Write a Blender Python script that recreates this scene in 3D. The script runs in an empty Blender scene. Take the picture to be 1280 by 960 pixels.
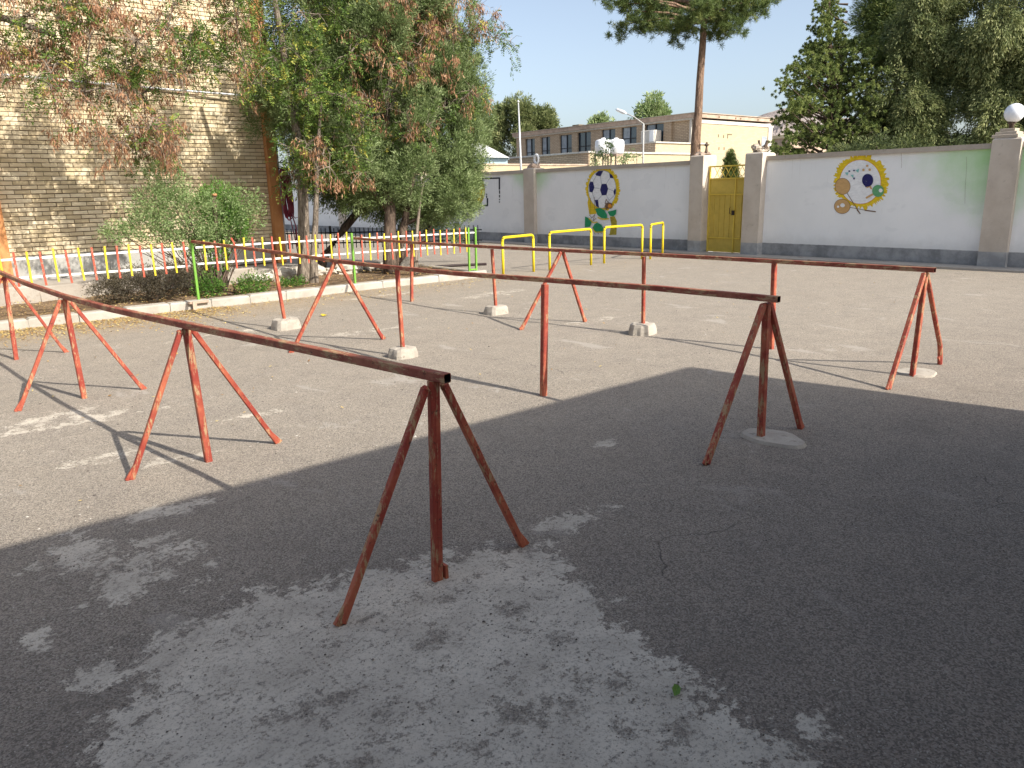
import bpy, math, random
import numpy as np
from mathutils import Vector, Matrix, noise as mnoise

random.seed(7)
rng = np.random.default_rng(7)
SC = bpy.context.scene
COL = SC.collection
PI = math.pi

# ------------------------------------------------------------------ camera
# World frame: x runs across the yard towards the painted boundary wall,
# y runs along that wall, z up, metres; the photographer stands at the origin.
FPX, CAMH = 940.0, 1.6
CM = np.array([[0.7658375579, 0.1769838856, -0.6181986243],
               [-0.6425779548, 0.1744296247, -0.7461017879],
               [-0.0242158395, 0.9686335790, 0.2473107010]])
cam_d = bpy.data.cameras.new('camera')
cam_d.sensor_width = 36.0
cam_d.lens = FPX / 1280.0 * 36.0
cam_d.clip_start = 0.05
cam_d.clip_end = 9000.0
cam = bpy.data.objects.new('camera', cam_d)
m4 = Matrix(CM.tolist()).to_4x4()
m4.translation = Vector((0, 0, CAMH))
cam.matrix_world = m4
COL.objects.link(cam)
SC.camera = cam

# ------------------------------------------------------------------ light
SUN_EL = math.radians(37.0)
shadow_dir = np.array([-0.2126, 1.0])
shadow_dir = shadow_dir / np.linalg.norm(shadow_dir)
trav = Vector((shadow_dir[0] * math.cos(SUN_EL), shadow_dir[1] * math.cos(SUN_EL), -math.sin(SUN_EL)))
world = bpy.data.worlds.new('World')
SC.world = world
world.use_nodes = True
wn = world.node_tree
bg = wn.nodes['Background']
sky = wn.nodes.new('ShaderNodeTexSky')
sky.sky_type = 'NISHITA'
sky.sun_disc = False
sky.sun_elevation = SUN_EL
# Nishita: rotation 0 puts the sun on +Y, positive turns towards +X
sky.sun_rotation = math.atan2(-trav.x, -trav.y)
sky.altitude = 1500
sky.air_density = 1.0
sky.dust_density = 9.0
sky.ozone_density = 1.5
hsv = wn.nodes.new('ShaderNodeHueSaturation')     # dusty, pale desert sky
hsv.inputs['Saturation'].default_value = 0.76
hsv.inputs['Value'].default_value = 1.0
tint = wn.nodes.new('ShaderNodeMix')
tint.data_type = 'RGBA'
tint.blend_type = 'MULTIPLY'
tint.inputs[0].default_value = 1.0
tint.inputs[7].default_value = (1.02, 1.02, 0.99, 1)
wn.links.new(sky.outputs[0], hsv.inputs['Color'])
wn.links.new(hsv.outputs[0], tint.inputs[6])
wn.links.new(tint.outputs[2], bg.inputs[0])
bg.inputs[1].default_value = 0.116
sun_d = bpy.data.lights.new('sun', 'SUN')
sun_d.energy = 3.7
sun_d.angle = math.radians(0.55)
sun_d.color = (1.0, 0.93, 0.82)
sun = bpy.data.objects.new('sun', sun_d)
sun.rotation_euler = trav.to_track_quat('-Z', 'Y').to_euler()
sun.location = (4, -12, 12)
COL.objects.link(sun)
SC.view_settings.view_transform = 'Standard'
SC.view_settings.look = 'None'
SC.view_settings.exposure = 0.98
SC.view_settings.gamma = 1.0
SC.view_settings.use_curve_mapping = False
SC.cycles.max_bounces = 6
SC.cycles.transparent_max_bounces = 8


def at(px, py, d):
    """photo pixel and distance along the view -> point of the place (used for far things)"""
    r = CM @ np.array([px - 640, -(py - 480), -FPX], float)
    k = d / math.hypot(0.638 * r[0] + 0.77 * r[1], 1e-9)
    return (r[0] * k, r[1] * k, CAMH + r[2] * k)


def onx(px, py, X):
    r = CM @ np.array([px - 640, -(py - 480), -FPX], float)
    k = X / r[0]
    return (r[1] * k, CAMH + r[2] * k)


# ------------------------------------------------------------------ materials
class N:
    def __init__(s, name):
        s.m = bpy.data.materials.new(name)
        s.m.use_nodes = True
        s.t = s.m.node_tree
        s.b = s.t.nodes['Principled BSDF']
        s.b.inputs['Roughness'].default_value = 0.85
        s.b.inputs['Specular IOR Level'].default_value = 0.3
        s._p = None

    def pos(s):
        if s._p is None:
            s._p = s.t.nodes.new('ShaderNodeNewGeometry').outputs['Position']
        return s._p

    def vec(s, sx=1, sy=1, sz=1):
        n = s.t.nodes.new('ShaderNodeMapping')
        n.inputs['Scale'].default_value = (sx, sy, sz)
        s.t.links.new(s.pos(), n.inputs['Vector'])
        return n.outputs[0]

    def noise(s, scale, detail=4, rough=0.6, v=None, dist=0.0):
        n = s.t.nodes.new('ShaderNodeTexNoise')
        n.inputs['Scale'].default_value = scale
        n.inputs['Detail'].default_value = detail
        n.inputs['Roughness'].default_value = rough
        n.inputs['Distortion'].default_value = dist
        s.t.links.new(v if v is not None else s.pos(), n.inputs['Vector'])
        return n.outputs[0]

    def voro(s, scale, v=None, feature='F1', out=0, rnd=1.0):
        n = s.t.nodes.new('ShaderNodeTexVoronoi')
        n.feature = feature
        n.inputs['Scale'].default_value = scale
        n.inputs['Randomness'].default_value = rnd
        s.t.links.new(v if v is not None else s.pos(), n.inputs['Vector'])
        return n.outputs[out]

    def attr(s, name):
        n = s.t.nodes.new('ShaderNodeAttribute')
        n.attribute_name = name
        return n.outputs['Fac']

    def obrand(s):
        return s.t.nodes.new('ShaderNodeObjectInfo').outputs['Random']

    def step(s, x, a, b, lo=0.0, hi=1.0):
        n = s.t.nodes.new('ShaderNodeMapRange')
        n.interpolation_type = 'SMOOTHSTEP'
        s.put(n.inputs['Value'], x)
        n.inputs['From Min'].default_value = a
        n.inputs['From Max'].default_value = b
        n.inputs['To Min'].default_value = lo
        n.inputs['To Max'].default_value = hi
        return n.outputs[0]

    def put(s, inp, v):
        if isinstance(v, bpy.types.NodeSocket):
            s.t.links.new(v, inp)
        elif isinstance(v, (tuple, list)):
            inp.default_value = tuple(v) + ((1,) if len(v) == 3 and len(inp.default_value) == 4 else ())
        else:
            inp.default_value = v

    def math(s, op, a, b=0.0):
        n = s.t.nodes.new('ShaderNodeMath')
        n.operation = op
        s.put(n.inputs[0], a)
        s.put(n.inputs[1], b)
        return n.outputs[0]

    def mix(s, f, a, b, mode='MIX'):
        n = s.t.nodes.new('ShaderNodeMix')
        n.data_type = 'RGBA'
        n.blend_type = mode
        s.put(n.inputs[0], f)
        s.put(n.inputs[6], a)
        s.put(n.inputs[7], b)
        return n.outputs[2]

    def sep(s):
        n = s.t.nodes.new('ShaderNodeSeparateXYZ')
        s.t.links.new(s.pos(), n.inputs[0])
        return n.outputs

    def ramp(s, f, stops):
        n = s.t.nodes.new('ShaderNodeValToRGB')
        s.put(n.inputs[0], f)
        e = n.color_ramp.elements
        while len(e) < len(stops):
            e.new(0.5)
        for i, (p, c) in enumerate(stops):
            e[i].position = p
            e[i].color = tuple(c) + (1,)
        return n.outputs[0]

    def col(s, c):
        s.put(s.b.inputs['Base Color'], c)
        return s

    def rough(s, r):
        s.put(s.b.inputs['Roughness'], r)
        return s

    def bump(s, h, strength=0.3, dist=0.01):
        n = s.t.nodes.new('ShaderNodeBump')
        n.inputs['Strength'].default_value = strength
        n.inputs['Distance'].default_value = dist
        s.put(n.inputs['Height'], h)
        s.t.links.new(n.outputs[0], s.b.inputs['Normal'])
        return s


def flat(name, c, rough=0.8, var=0.12, scale=6, bump=0.15, metal=0):
    n = N(name)
    a = tuple(v * (1 - var) for v in c)
    b = tuple(min(1, v * (1 + var)) for v in c)
    n.col(n.mix(n.step(n.noise(scale, 6), 0.3, 0.7), a, b)).rough(rough)
    n.b.inputs['Metallic'].default_value = metal
    if bump:
        n.bump(n.noise(scale * 12, 4), bump, 0.004)
    return n.m


def leafmat(name, stops, trans=0.35, rough=0.6):
    n = N(name)
    c = n.ramp(n.attr('tone'), stops)
    n.col(c).rough(rough)
    n.b.inputs['Specular IOR Level'].default_value = 0.35
    tr = n.t.nodes.new('ShaderNodeBsdfTranslucent')
    n.t.links.new(c, tr.inputs[0])
    mx = n.t.nodes.new('ShaderNodeMixShader')
    mx.inputs[0].default_value = trans
    n.t.links.new(n.b.outputs[0], mx.inputs[1])
    n.t.links.new(tr.outputs[0], mx.inputs[2])
    n.t.links.new(mx.outputs[0], n.t.nodes['Material Output'].inputs[0])
    return n.m


M = {}
# worn red paint on square steel tube
def redpaint(name, base, base2, under, worn, st=(1, 1, 0.16)):
    n = N(name)
    big = n.noise(5.5, 5, 0.65)
    fine = n.noise(70, 6, 0.75, n.vec(*st))
    c = n.mix(n.step(big, 0.38, 0.66), base, base2)
    wr = n.math('ADD', n.math('MULTIPLY', n.noise(15, 6, 0.75, n.vec(*[max(v, 0.35) for v in st])), 0.55), n.math('MULTIPLY', fine, 0.45))
    c = n.mix(n.step(wr, worn, worn + 0.06), c, under)
    c = n.mix(n.step(n.noise(34, 6, 0.8), 0.58, 0.66), c, (0.06, 0.03, 0.022))
    n.col(c).rough(n.step(fine, 0.3, 0.7, 0.5, 0.8))
    n.bump(wr, 0.5, 0.0015)
    return n.m
M['red'] = redpaint('worn_red_paint', (0.27, 0.045, 0.032), (0.42, 0.12, 0.065), (0.38, 0.25, 0.14), 0.515)
M['red_top'] = redpaint('weathered_red_paint', (0.22, 0.05, 0.034), (0.33, 0.12, 0.075), (0.38, 0.25, 0.14), 0.505, (1, 0.16, 1))
M['dark'] = flat('dark_inside', (0.012, 0.010, 0.009), 0.9)
def gloss(name, c, under, amt=0.64):
    n = N(name)
    a = n.mix(n.step(n.noise(9, 5), 0.3, 0.7), tuple(v * 0.88 for v in c), c)
    n.col(n.mix(n.step(n.noise(38, 6, 0.75), amt, amt + 0.05), a, under)).rough(0.5)
    n.bump(n.noise(50, 4), 0.2, 0.001)
    return n.m
M['yellow'] = gloss('yellow_enamel', (0.68, 0.52, 0.015), (0.35, 0.22, 0.06), 0.61)
M['pk_yellow'] = gloss('picket_yellow', (0.60, 0.47, 0.03), (0.34, 0.24, 0.09), 0.55)
M['pk_red'] = gloss('picket_red', (0.46, 0.085, 0.05), (0.38, 0.22, 0.15), 0.54)
M['fence_green'] = gloss('picket_green', (0.16, 0.36, 0.05), (0.10, 0.2, 0.06), 0.58)
M['fence_white'] = gloss('fence_white', (0.74, 0.74, 0.72), (0.45, 0.40, 0.34), 0.64)
M['fence_black'] = gloss('fence_black', (0.016, 0.018, 0.022), (0.06, 0.05, 0.04), 0.66)

# asphalt yard with cement patches
n = N('asphalt')
pos = n.pos()
cem = n.attr('cement')
dust = n.attr('dust')
lit = n.attr('litter')
big = n.noise(0.55, 5, 0.6)
mid = n.noise(3.2, 6, 0.65)
vo = n.voro(165, out=1)
vosep = n.t.nodes.new('ShaderNodeSeparateColor'); n.t.links.new(vo, vosep.inputs[0])
grain = n.noise(240, 3, 0.7)
asph = n.mix(dust, (0.200, 0.167, 0.139), (0.320, 0.280, 0.230))
asph = n.mix(n.step(big, 0.35, 0.68, 0, 0.5), asph, n.mix(n.math('MULTIPLY', dust, 0.5), asph, (0.33, 0.295, 0.25)))
asph = n.mix(n.step(mid, 0.35, 0.7, 0, 0.4), asph, n.mix(dust, (0.14, 0.12, 0.103), (0.22, 0.195, 0.17)))
st = n.step(vosep.outputs[0], 0.0, 1.0, 0.64, 1.45)
asph = n.mix(1.0, asph, st, 'MULTIPLY')
asph = n.mix(n.step(vosep.outputs[1], 0.93, 0.97, 0, 0.5), asph, (0.42, 0.39, 0.34))
asph = n.mix(n.step(grain, 0.3, 0.7, 0, 0.35), asph, (0.07, 0.063, 0.06))
asph = n.mix(n.step(n.noise(1.1, 8, 0.75), 0.52, 0.66, 0, 0.30), asph, n.mix(dust, (0.10, 0.083, 0.070), (0.24, 0.205, 0.165)))
asph = n.mix(n.step(n.noise(11, 7, 0.8), 0.56, 0.66, 0, 0.30), asph, n.mix(dust, (0.26, 0.225, 0.19), (0.40, 0.355, 0.295)))
# thin pale skims
skim_n = n.noise(2.1, 7, 0.68, n.vec(1, 0.55, 1), 0.6)
asph = n.mix(n.math('MULTIPLY', n.step(skim_n, 0.60, 0.66, 0, 0.6), dust), asph, (0.38, 0.35, 0.31))
# cracks (long, meandering)
dn = n.t.nodes.new('ShaderNodeVectorMath'); dn.operation = 'ADD'
nz = n.t.nodes.new('ShaderNodeTexNoise'); nz.inputs['Scale'].default_value = 1.6; nz.inputs['Detail'].default_value = 5
n.t.links.new(pos, nz.inputs['Vector'])
sc_ = n.t.nodes.new('ShaderNodeVectorMath'); sc_.operation = 'SCALE'; sc_.inputs['Scale'].default_value = 0.45
n.t.links.new(nz.outputs[1], sc_.inputs[0])
n.t.links.new(pos, dn.inputs[0]); n.t.links.new(sc_.outputs[0], dn.inputs[1])
crk = n.voro(0.36, dn.outputs[0], 'DISTANCE_TO_EDGE')
crkm = n.math('MULTIPLY', n.step(crk, 0.0022, 0.0, 0, 0.6), n.step(n.noise(0.8, 3), 0.5, 0.62))
asph = n.mix(crkm, asph, (0.03, 0.027, 0.025))
# cement
en = n.math('ADD', n.math('MULTIPLY', n.noise(4.2, 10, 0.78, None, 0.2), 0.75), n.math('MULTIPLY', n.noise(28, 5, 0.7), 0.25))
cm0 = n.math('ADD', cem, n.math('MULTIPLY', n.math('SUBTRACT', en, 0.52), 1.9))
cmask = n.step(cm0, -0.02, 0.03)
bare = n.step(n.math('ADD', n.attr('bare'), n.math('MULTIPLY', n.math('SUBTRACT', n.noise(16, 10, 0.85, None, 0.15), 0.5), 6.5)), 0.15, 0.75)
holes = n.step(n.math('ADD', n.math('MULTIPLY', n.noise(7.0, 10, 0.82, None, 0.2), 0.75), n.math('MULTIPLY', n.noise(60, 4, 0.75), 0.25)), 0.55, 0.58)
cmask = n.math('MULTIPLY', cmask, n.math('SUBTRACT', 1.0, n.math('MULTIPLY', holes, 0.8)))
cmask = n.math('MULTIPLY', cmask, n.math('SUBTRACT', 1.0, n.math('MULTIPLY', bare, 0.9)))
ccol = n.mix(n.step(n.noise(5, 6), 0.3, 0.7), (0.43, 0.385, 0.322), (0.57, 0.515, 0.432))
ccol = n.mix(n.step(n.noise(70, 5, 0.75), 0.5, 0.66, 0, 0.6), ccol, (0.16, 0.148, 0.135))
ccol = n.mix(n.step(n.noise(1.6, 5, 0.6), 0.45, 0.7, 0, 0.4), ccol, (0.32, 0.285, 0.24))
ccol = n.mix(n.step(n.noise(30, 8, 0.85, None, 0.1), 0.54, 0.60, 0, 0.75), ccol, (0.15, 0.135, 0.12))
asph = n.mix(cmask, asph, ccol)
# dry leaf dust near the kerb
lm = n.math('MULTIPLY', lit, n.step(n.noise(55, 5, 0.7), 0.42, 0.62))
asph = n.mix(lm, asph, (0.36, 0.25, 0.12))
n.col(asph).rough(0.92)
n.b.inputs['Specular IOR Level'].default_value = 0.2
hb = n.math('ADD', n.math('MULTIPLY', n.voro(165), n.math('SUBTRACT', 1.0, n.math('MULTIPLY', cmask, 0.85))), n.math('MULTIPLY', mid, 0.8))
hb = n.math('ADD', hb, n.math('MULTIPLY', cmask, 0.9))
hb = n.math('SUBTRACT', hb, n.math('MULTIPLY', crkm, 1.0))
n.bump(hb, 0.55, 0.006)
M['asphalt'] = n.m

# planter soil
n = N('soil')
c = n.mix(n.step(n.noise(3, 6), 0.3, 0.7), (0.10, 0.066, 0.040), (0.20, 0.145, 0.095))
c = n.mix(n.step(n.noise(60, 5, 0.7), 0.5, 0.62), c, (0.30, 0.19, 0.09))
n.col(c).bump(n.noise(30, 6), 0.9, 0.03)
M['soil'] = n.m

# concrete kerb, plinth, footing
def conc(name, a, b, dirt, amt=0.55, sc=8):
    n = N(name)
    c = n.mix(n.step(n.noise(sc * 0.5, 6), 0.3, 0.7), a, b)
    c = n.mix(n.step(n.noise(sc, 7, 0.72), amt, amt + 0.12, 0, 0.8), c, dirt)
    c = n.mix(n.step(n.noise(sc * 14, 4, 0.7), 0.45, 0.75, 0, 0.35), c, dirt)
    n.col(c).rough(0.9)
    n.bump(n.math('ADD', n.noise(sc * 2, 6), n.math('MULTIPLY', n.noise(sc * 16, 4), 0.4)), 0.5, 0.012)
    return n.m
M['kerb'] = conc('kerb_concrete', (0.33, 0.305, 0.265), (0.43, 0.405, 0.36), (0.27, 0.24, 0.20), 0.58)
M['plinth'] = conc('plinth_plaster', (0.30, 0.30, 0.285), (0.43, 0.42, 0.395), (0.27, 0.25, 0.22), 0.56, 5)
M['lowwall'] = conc('low_wall_plaster', (0.28, 0.25, 0.215), (0.41, 0.375, 0.33), (0.27, 0.23, 0.19), 0.52, 4)
M['terrace'] = conc('terrace_concrete', (0.34, 0.31, 0.275), (0.42, 0.39, 0.35), (0.2, 0.17, 0.14), 0.55, 3)
M['footing'] = conc('footing_concrete', (0.34, 0.305, 0.26), (0.46, 0.42, 0.36), (0.21, 0.18, 0.15), 0.55, 14)
M['stone'] = conc('rubble_stone', (0.40, 0.37, 0.32), (0.55, 0.52, 0.46), (0.24, 0.20, 0.16), 0.55, 9)
M['cap'] = conc('wall_plaster_cap', (0.38, 0.325, 0.265), (0.46, 0.40, 0.33), (0.27, 0.23, 0.185), 0.58, 5)

# bricks
def brickmat(name, stops):
    n = N(name)
    c = n.ramp(n.attr('tone'), stops)
    c = n.mix(n.step(n.noise(2.2, 5), 0.3, 0.75, 0, 0.22), c, (0.42, 0.33, 0.22))
    c = n.mix(n.step(n.noise(45, 5, 0.75), 0.56, 0.7, 0, 0.5), c, (0.33, 0.27, 0.19))
    n.col(c).rough(0.9)
    n.bump(n.noise(90, 4), 0.4, 0.003)
    return n.m
M['brick'] = brickmat('cream_brick', [(0, (0.52, 0.425, 0.265)), (0.5, (0.66, 0.55, 0.365)), (1, (0.75, 0.655, 0.47))])
M['brown_brick'] = brickmat('brown_brick', [(0, (0.30, 0.215, 0.14)), (1, (0.46, 0.34, 0.225))])
M['mortar'] = flat('mortar', (0.17, 0.13, 0.085), 0.95, 0.3, 8)
# orange pilaster paint
n = N('pilaster_paint')
c = n.mix(n.step(n.noise(3, 6), 0.3, 0.7), (0.46, 0.20, 0.075), (0.56, 0.27, 0.11))
c = n.mix(n.step(n.noise(11, 7, 0.7), 0.60, 0.68, 0, 0.7), c, (0.55, 0.40, 0.24))
n.col(c).rough(0.8).bump(n.noise(30, 5), 0.35, 0.004)
M['pilaster'] = n.m

# painted boundary wall: pale paint, green spray in the panel corners, grey dado
def wallpaint(name, centres):
    n = N(name)
    sx, sy, sz = n.sep()[0], n.sep()[1], n.sep()[2]
    n2 = n.step(n.noise(0.9, 6, 0.6), 0.3, 0.75)
    c = n.mix(n2, (0.79, 0.805, 0.81), (0.86, 0.87, 0.87))
    # rain streaks and scuffs
    c = n.mix(n.step(n.noise(3.4, 7, 0.7, n.vec(1, 4.5, 0.5)), 0.60, 0.75, 0, 0.4), c, (0.62, 0.62, 0.62))
    c = n.mix(n.step(n.noise(12, 6, 0.75), 0.66, 0.72, 0, 0.35), c, (0.42, 0.42, 0.41))
    dr = n.math('MULTIPLY', n.step(n.noise(11, 4, 0.6, n.vec(1, 1, 0.045)), 0.58, 0.72), n.step(sz, 1.3, 2.1, 0, 0.35))
    c = n.mix(dr, c, (0.50, 0.47, 0.42))
    spl = n.math('ADD', sz, n.math('MULTIPLY', n.noise(5, 6, 0.7), 0.5))
    c = n.mix(n.step(spl, 0.85, 0.5, 0, 0.3), c, (0.50, 0.49, 0.46))
    c = n.mix(n.step(n.noise(1.3, 3, 0.5, n.vec(1, 1, 1.6)), 0.60, 0.62, 0, 0.16), c, (0.60, 0.62, 0.64))
    for (cy, w, z0, s) in centres:
        dy = n.math('DIVIDE', n.math('ABSOLUTE', n.math('SUBTRACT', sy, cy)), w)
        dz = n.math('DIVIDE', n.math('SUBTRACT', 2.2, sz), z0)
        d = n.math('ADD', n.math('ADD', n.math('POWER', dy, 1.5), n.math('POWER', n.math('MAXIMUM', dz, 0.0), 1.6)),
                   n.math('MULTIPLY', n.math('SUBTRACT', n.noise(2.4, 5), 0.5), 0.8))
        c = n.mix(n.step(d, 1.15, -0.25, 0, s * 1.2), c, (0.30, 0.60, 0.20))
    grey = n.mix(n.step(n.noise(2.2, 7, 0.7), 0.35, 0.65), (0.20, 0.205, 0.21), (0.36, 0.365, 0.37))
    edge = n.math('ADD', sz, n.math('MULTIPLY', n.math('SUBTRACT', n.noise(9, 3), 0.5), 0.02))
    c = n.mix(n.step(edge, 0.312, 0.300), c, grey)
    c = n.mix(n.step(edge, 0.10, 0.0, 0, 0.45), c, (0.13, 0.12, 0.11))
    n.col(c).rough(0.8)
    n.bump(n.math('ADD', n.noise(14, 5), n.math('MULTIPLY', n.noise(2, 3), 2.0)), 0.25, 0.006)
    return n.m
M['wall_a'] = wallpaint('wall_paint_far', [(18.15, 1.2, 0.85, 0.62)])
M['wall_b'] = wallpaint('wall_paint_near', [(5.2, 1.75, 1.5, 0.72)])
n = N('pillar_plaster')
c = n.mix(n.step(n.noise(2.5, 6), 0.3, 0.7), (0.47, 0.41, 0.345), (0.56, 0.50, 0.43))
c = n.mix(n.step(n.noise(9, 7, 0.72), 0.58, 0.7, 0, 0.4), c, (0.29, 0.25, 0.21))
c = n.mix(n.step(n.sep()[2], 0.315, 0.30), c, n.mix(n.step(n.noise(3, 6), 0.35, 0.65), (0.27, 0.275, 0.28), (0.40, 0.405, 0.405)))
n.col(c).rough(0.9).bump(n.noise(20, 6), 0.45, 0.008)
M['pillar'] = n.m
M['gate'] = gloss('gate_yellow', (0.58, 0.43, 0.09), (0.30, 0.20, 0.05), 0.66)
M['gate_frame'] = gloss('gate_frame_yellow', (0.66, 0.49, 0.08), (0.30, 0.20, 0.05), 0.66)
# mural paints
def paint(name, c, v=0.10):
    n = N(name)
    a = tuple(x * (1 - v) for x in c)
    b = tuple(min(1, x * (1 + v)) for x in c)
    k = n.mix(n.step(n.noise(7, 6, 0.7, n.vec(1, 1.2, 3.5)), 0.3, 0.7), a, b)
    k = n.mix(n.step(n.noise(16, 8, 0.8), 0.58, 0.70, 0, 0.35), k, (0.62, 0.62, 0.60))
    n.col(k).rough(0.8).bump(n.noise(14, 5), 0.3, 0.006)
    return n.m
M['p_gold'] = paint('mural_gold', (0.72, 0.52, 0.02), 0.2)
M['p_white'] = paint('mural_white', (0.80, 0.81, 0.82))
M['p_navy'] = paint('mural_navy', (0.018, 0.018, 0.11))
M['p_green'] = paint('mural_green', (0.02, 0.27, 0.11))
M['p_leaf'] = paint('mural_soft_green', (0.13, 0.36, 0.17))
M['p_tan'] = paint('mural_tan', (0.56, 0.35, 0.15))
M['p_line'] = paint('mural_line', (0.16, 0.09, 0.05))
M['p_seam'] = paint('mural_seam', (0.30, 0.33, 0.40))
M['p_orange'] = paint('mural_orange', (0.62, 0.25, 0.03))
M['p_teal'] = paint('mural_teal', (0.22, 0.50, 0.47))
M['p_black'] = paint('mural_black', (0.015, 0.018, 0.03))
M['p_olive'] = paint('mural_olive', (0.40, 0.33, 0.04), 0.35)
M['p_blue'] = paint('mural_blue', (0.25, 0.50, 0.66))
# woods and leaves
def bark(name, a, b, d):
    n = N(name)
    k = n.noise(7, 7, 0.7, n.vec(3.2, 3.2, 0.7), 0.6)
    n.col(n.mix(n.step(k, 0.35, 0.65), a, b)).rough(0.95)
    n.bump(k, 1.0, d)
    return n.m
M['bark_grey'] = bark('grey_bark', (0.10, 0.08, 0.062), (0.30, 0.25, 0.20), 0.04)
M['bark_brown'] = bark('brown_bark', (0.06, 0.042, 0.033), (0.17, 0.125, 0.095), 0.03)
M['bark_pine'] = bark('pine_bark', (0.12, 0.075, 0.05), (0.33, 0.22, 0.155), 0.04)
M['twig'] = flat('twig_bark', (0.25, 0.205, 0.165), 0.9, 0.3, 5, 0)
M['cutwood'] = flat('cut_wood', (0.50, 0.22, 0.11), 0.8, 0.2, 30)
M['leaf_locust'] = leafmat('locust_leaf', [(0, (0.06, 0.115, 0.022)), (0.5, (0.125, 0.205, 0.04)), (0.85, (0.23, 0.31, 0.065)), (1, (0.45, 0.41, 0.08))])
M['pod'] = leafmat('locust_pod', [(0, (0.16, 0.07, 0.038)), (0.5, (0.34, 0.175, 0.095)), (1, (0.50, 0.32, 0.19))], 0.25)
M['leaf_cyp'] = leafmat('cypress_leaf', [(0, (0.05, 0.085, 0.024)), (0.5, (0.14, 0.20, 0.065)), (1, (0.31, 0.38, 0.18))], 0.2)
M['leaf_pine'] = leafmat('pine_needle', [(0, (0.055, 0.09, 0.028)), (0.6, (0.12, 0.17, 0.045)), (1, (0.22, 0.25, 0.07))], 0.25)
M['leaf_dark'] = leafmat('dark_leaf', [(0, (0.05, 0.08, 0.024)), (0.5, (0.145, 0.20, 0.055)), (1, (0.33, 0.38, 0.125))], 0.35)
M['leaf_olive'] = leafmat('weeping_leaf', [(0, (0.06, 0.085, 0.036)), (0.5, (0.17, 0.21, 0.08)), (1, (0.36, 0.38, 0.17))], 0.35)
M['leaf_privet'] = leafmat('privet_leaf', [(0, (0.10, 0.17, 0.05)), (0.5, (0.19, 0.28, 0.10)), (1, (0.36, 0.43, 0.21))], 0.3)
M['leaf_fresh'] = leafmat('fresh_leaf', [(0, (0.05, 0.14, 0.02)), (0.6, (0.11, 0.24, 0.04)), (1, (0.22, 0.34, 0.07))], 0.3)
M['leaf_dry'] = leafmat('dry_leaf', [(0, (0.05, 0.045, 0.028)), (0.6, (0.12, 0.10, 0.065)), (1, (0.28, 0.25, 0.18))], 0.2)
M['leaf_fallen'] = leafmat('fallen_leaf', [(0, (0.22, 0.11, 0.04)), (0.5, (0.46, 0.31, 0.11)), (1, (0.62, 0.50, 0.20))], 0.1)
M['grit'] = leafmat('grit', [(0, (0.07, 0.06, 0.055)), (0.6, (0.25, 0.22, 0.19)), (1, (0.55, 0.52, 0.47))], 0.0, 0.9)
# other
M['white_plastic'] = flat('white_plastic', (0.78, 0.80, 0.82), 0.45, 0.05, 4, 0.05)
n = N('opal_glass'); n.col((0.80, 0.84, 0.90)).rough(0.12); n.b.inputs['Specular IOR Level'].default_value = 0.5
M['globe'] = n.m
M['steel'] = flat('galvanised_steel', (0.55, 0.56, 0.57), 0.45, 0.15, 9, 0.1, 0.4)
M['greypaint'] = flat('grey_paint', (0.42, 0.42, 0.41), 0.7)
M['white_trim'] = flat('white_trim', (0.50, 0.475, 0.43), 0.8)
M['cream_wall'] = flat('cream_wall', (0.66, 0.56, 0.37), 0.9, 0.07, 1.2)
M['roof_edge'] = flat('roof_edge', (0.42, 0.32, 0.25), 0.9, 0.2, 3)
M['frame_black'] = flat('black_frame', (0.03, 0.03, 0.035), 0.6)
M['curtain'] = flat('curtain', (0.30, 0.34, 0.38), 0.9, 0.2, 4)
n = N('window_glass'); n.col((0.05, 0.07, 0.09)).rough(0.06); n.b.inputs['Specular IOR Level'].default_value = 0.9
M['glass'] = n.m
M['rock'] = None
n = N('mountain_rock')
c = n.mix(n.step(n.noise(0.006, 8, 0.7), 0.35, 0.65), (0.30, 0.255, 0.24), (0.42, 0.365, 0.34))
n.col(c).rough(1.0).bump(n.noise(0.02, 8, 0.7), 1.0, 30)
M['rock'] = n.m
M['maroon'] = flat('maroon_rubber', (0.22, 0.03, 0.06), 0.5)
M['cable'] = flat('black_cable', (0.03, 0.02, 0.02), 0.6)
M['pale_blue'] = flat('pale_blue_sheet', (0.50, 0.64, 0.70), 0.6, 0.05)
M['tar'] = flat('tar', (0.06, 0.055, 0.05), 0.9, 0.3)


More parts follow.
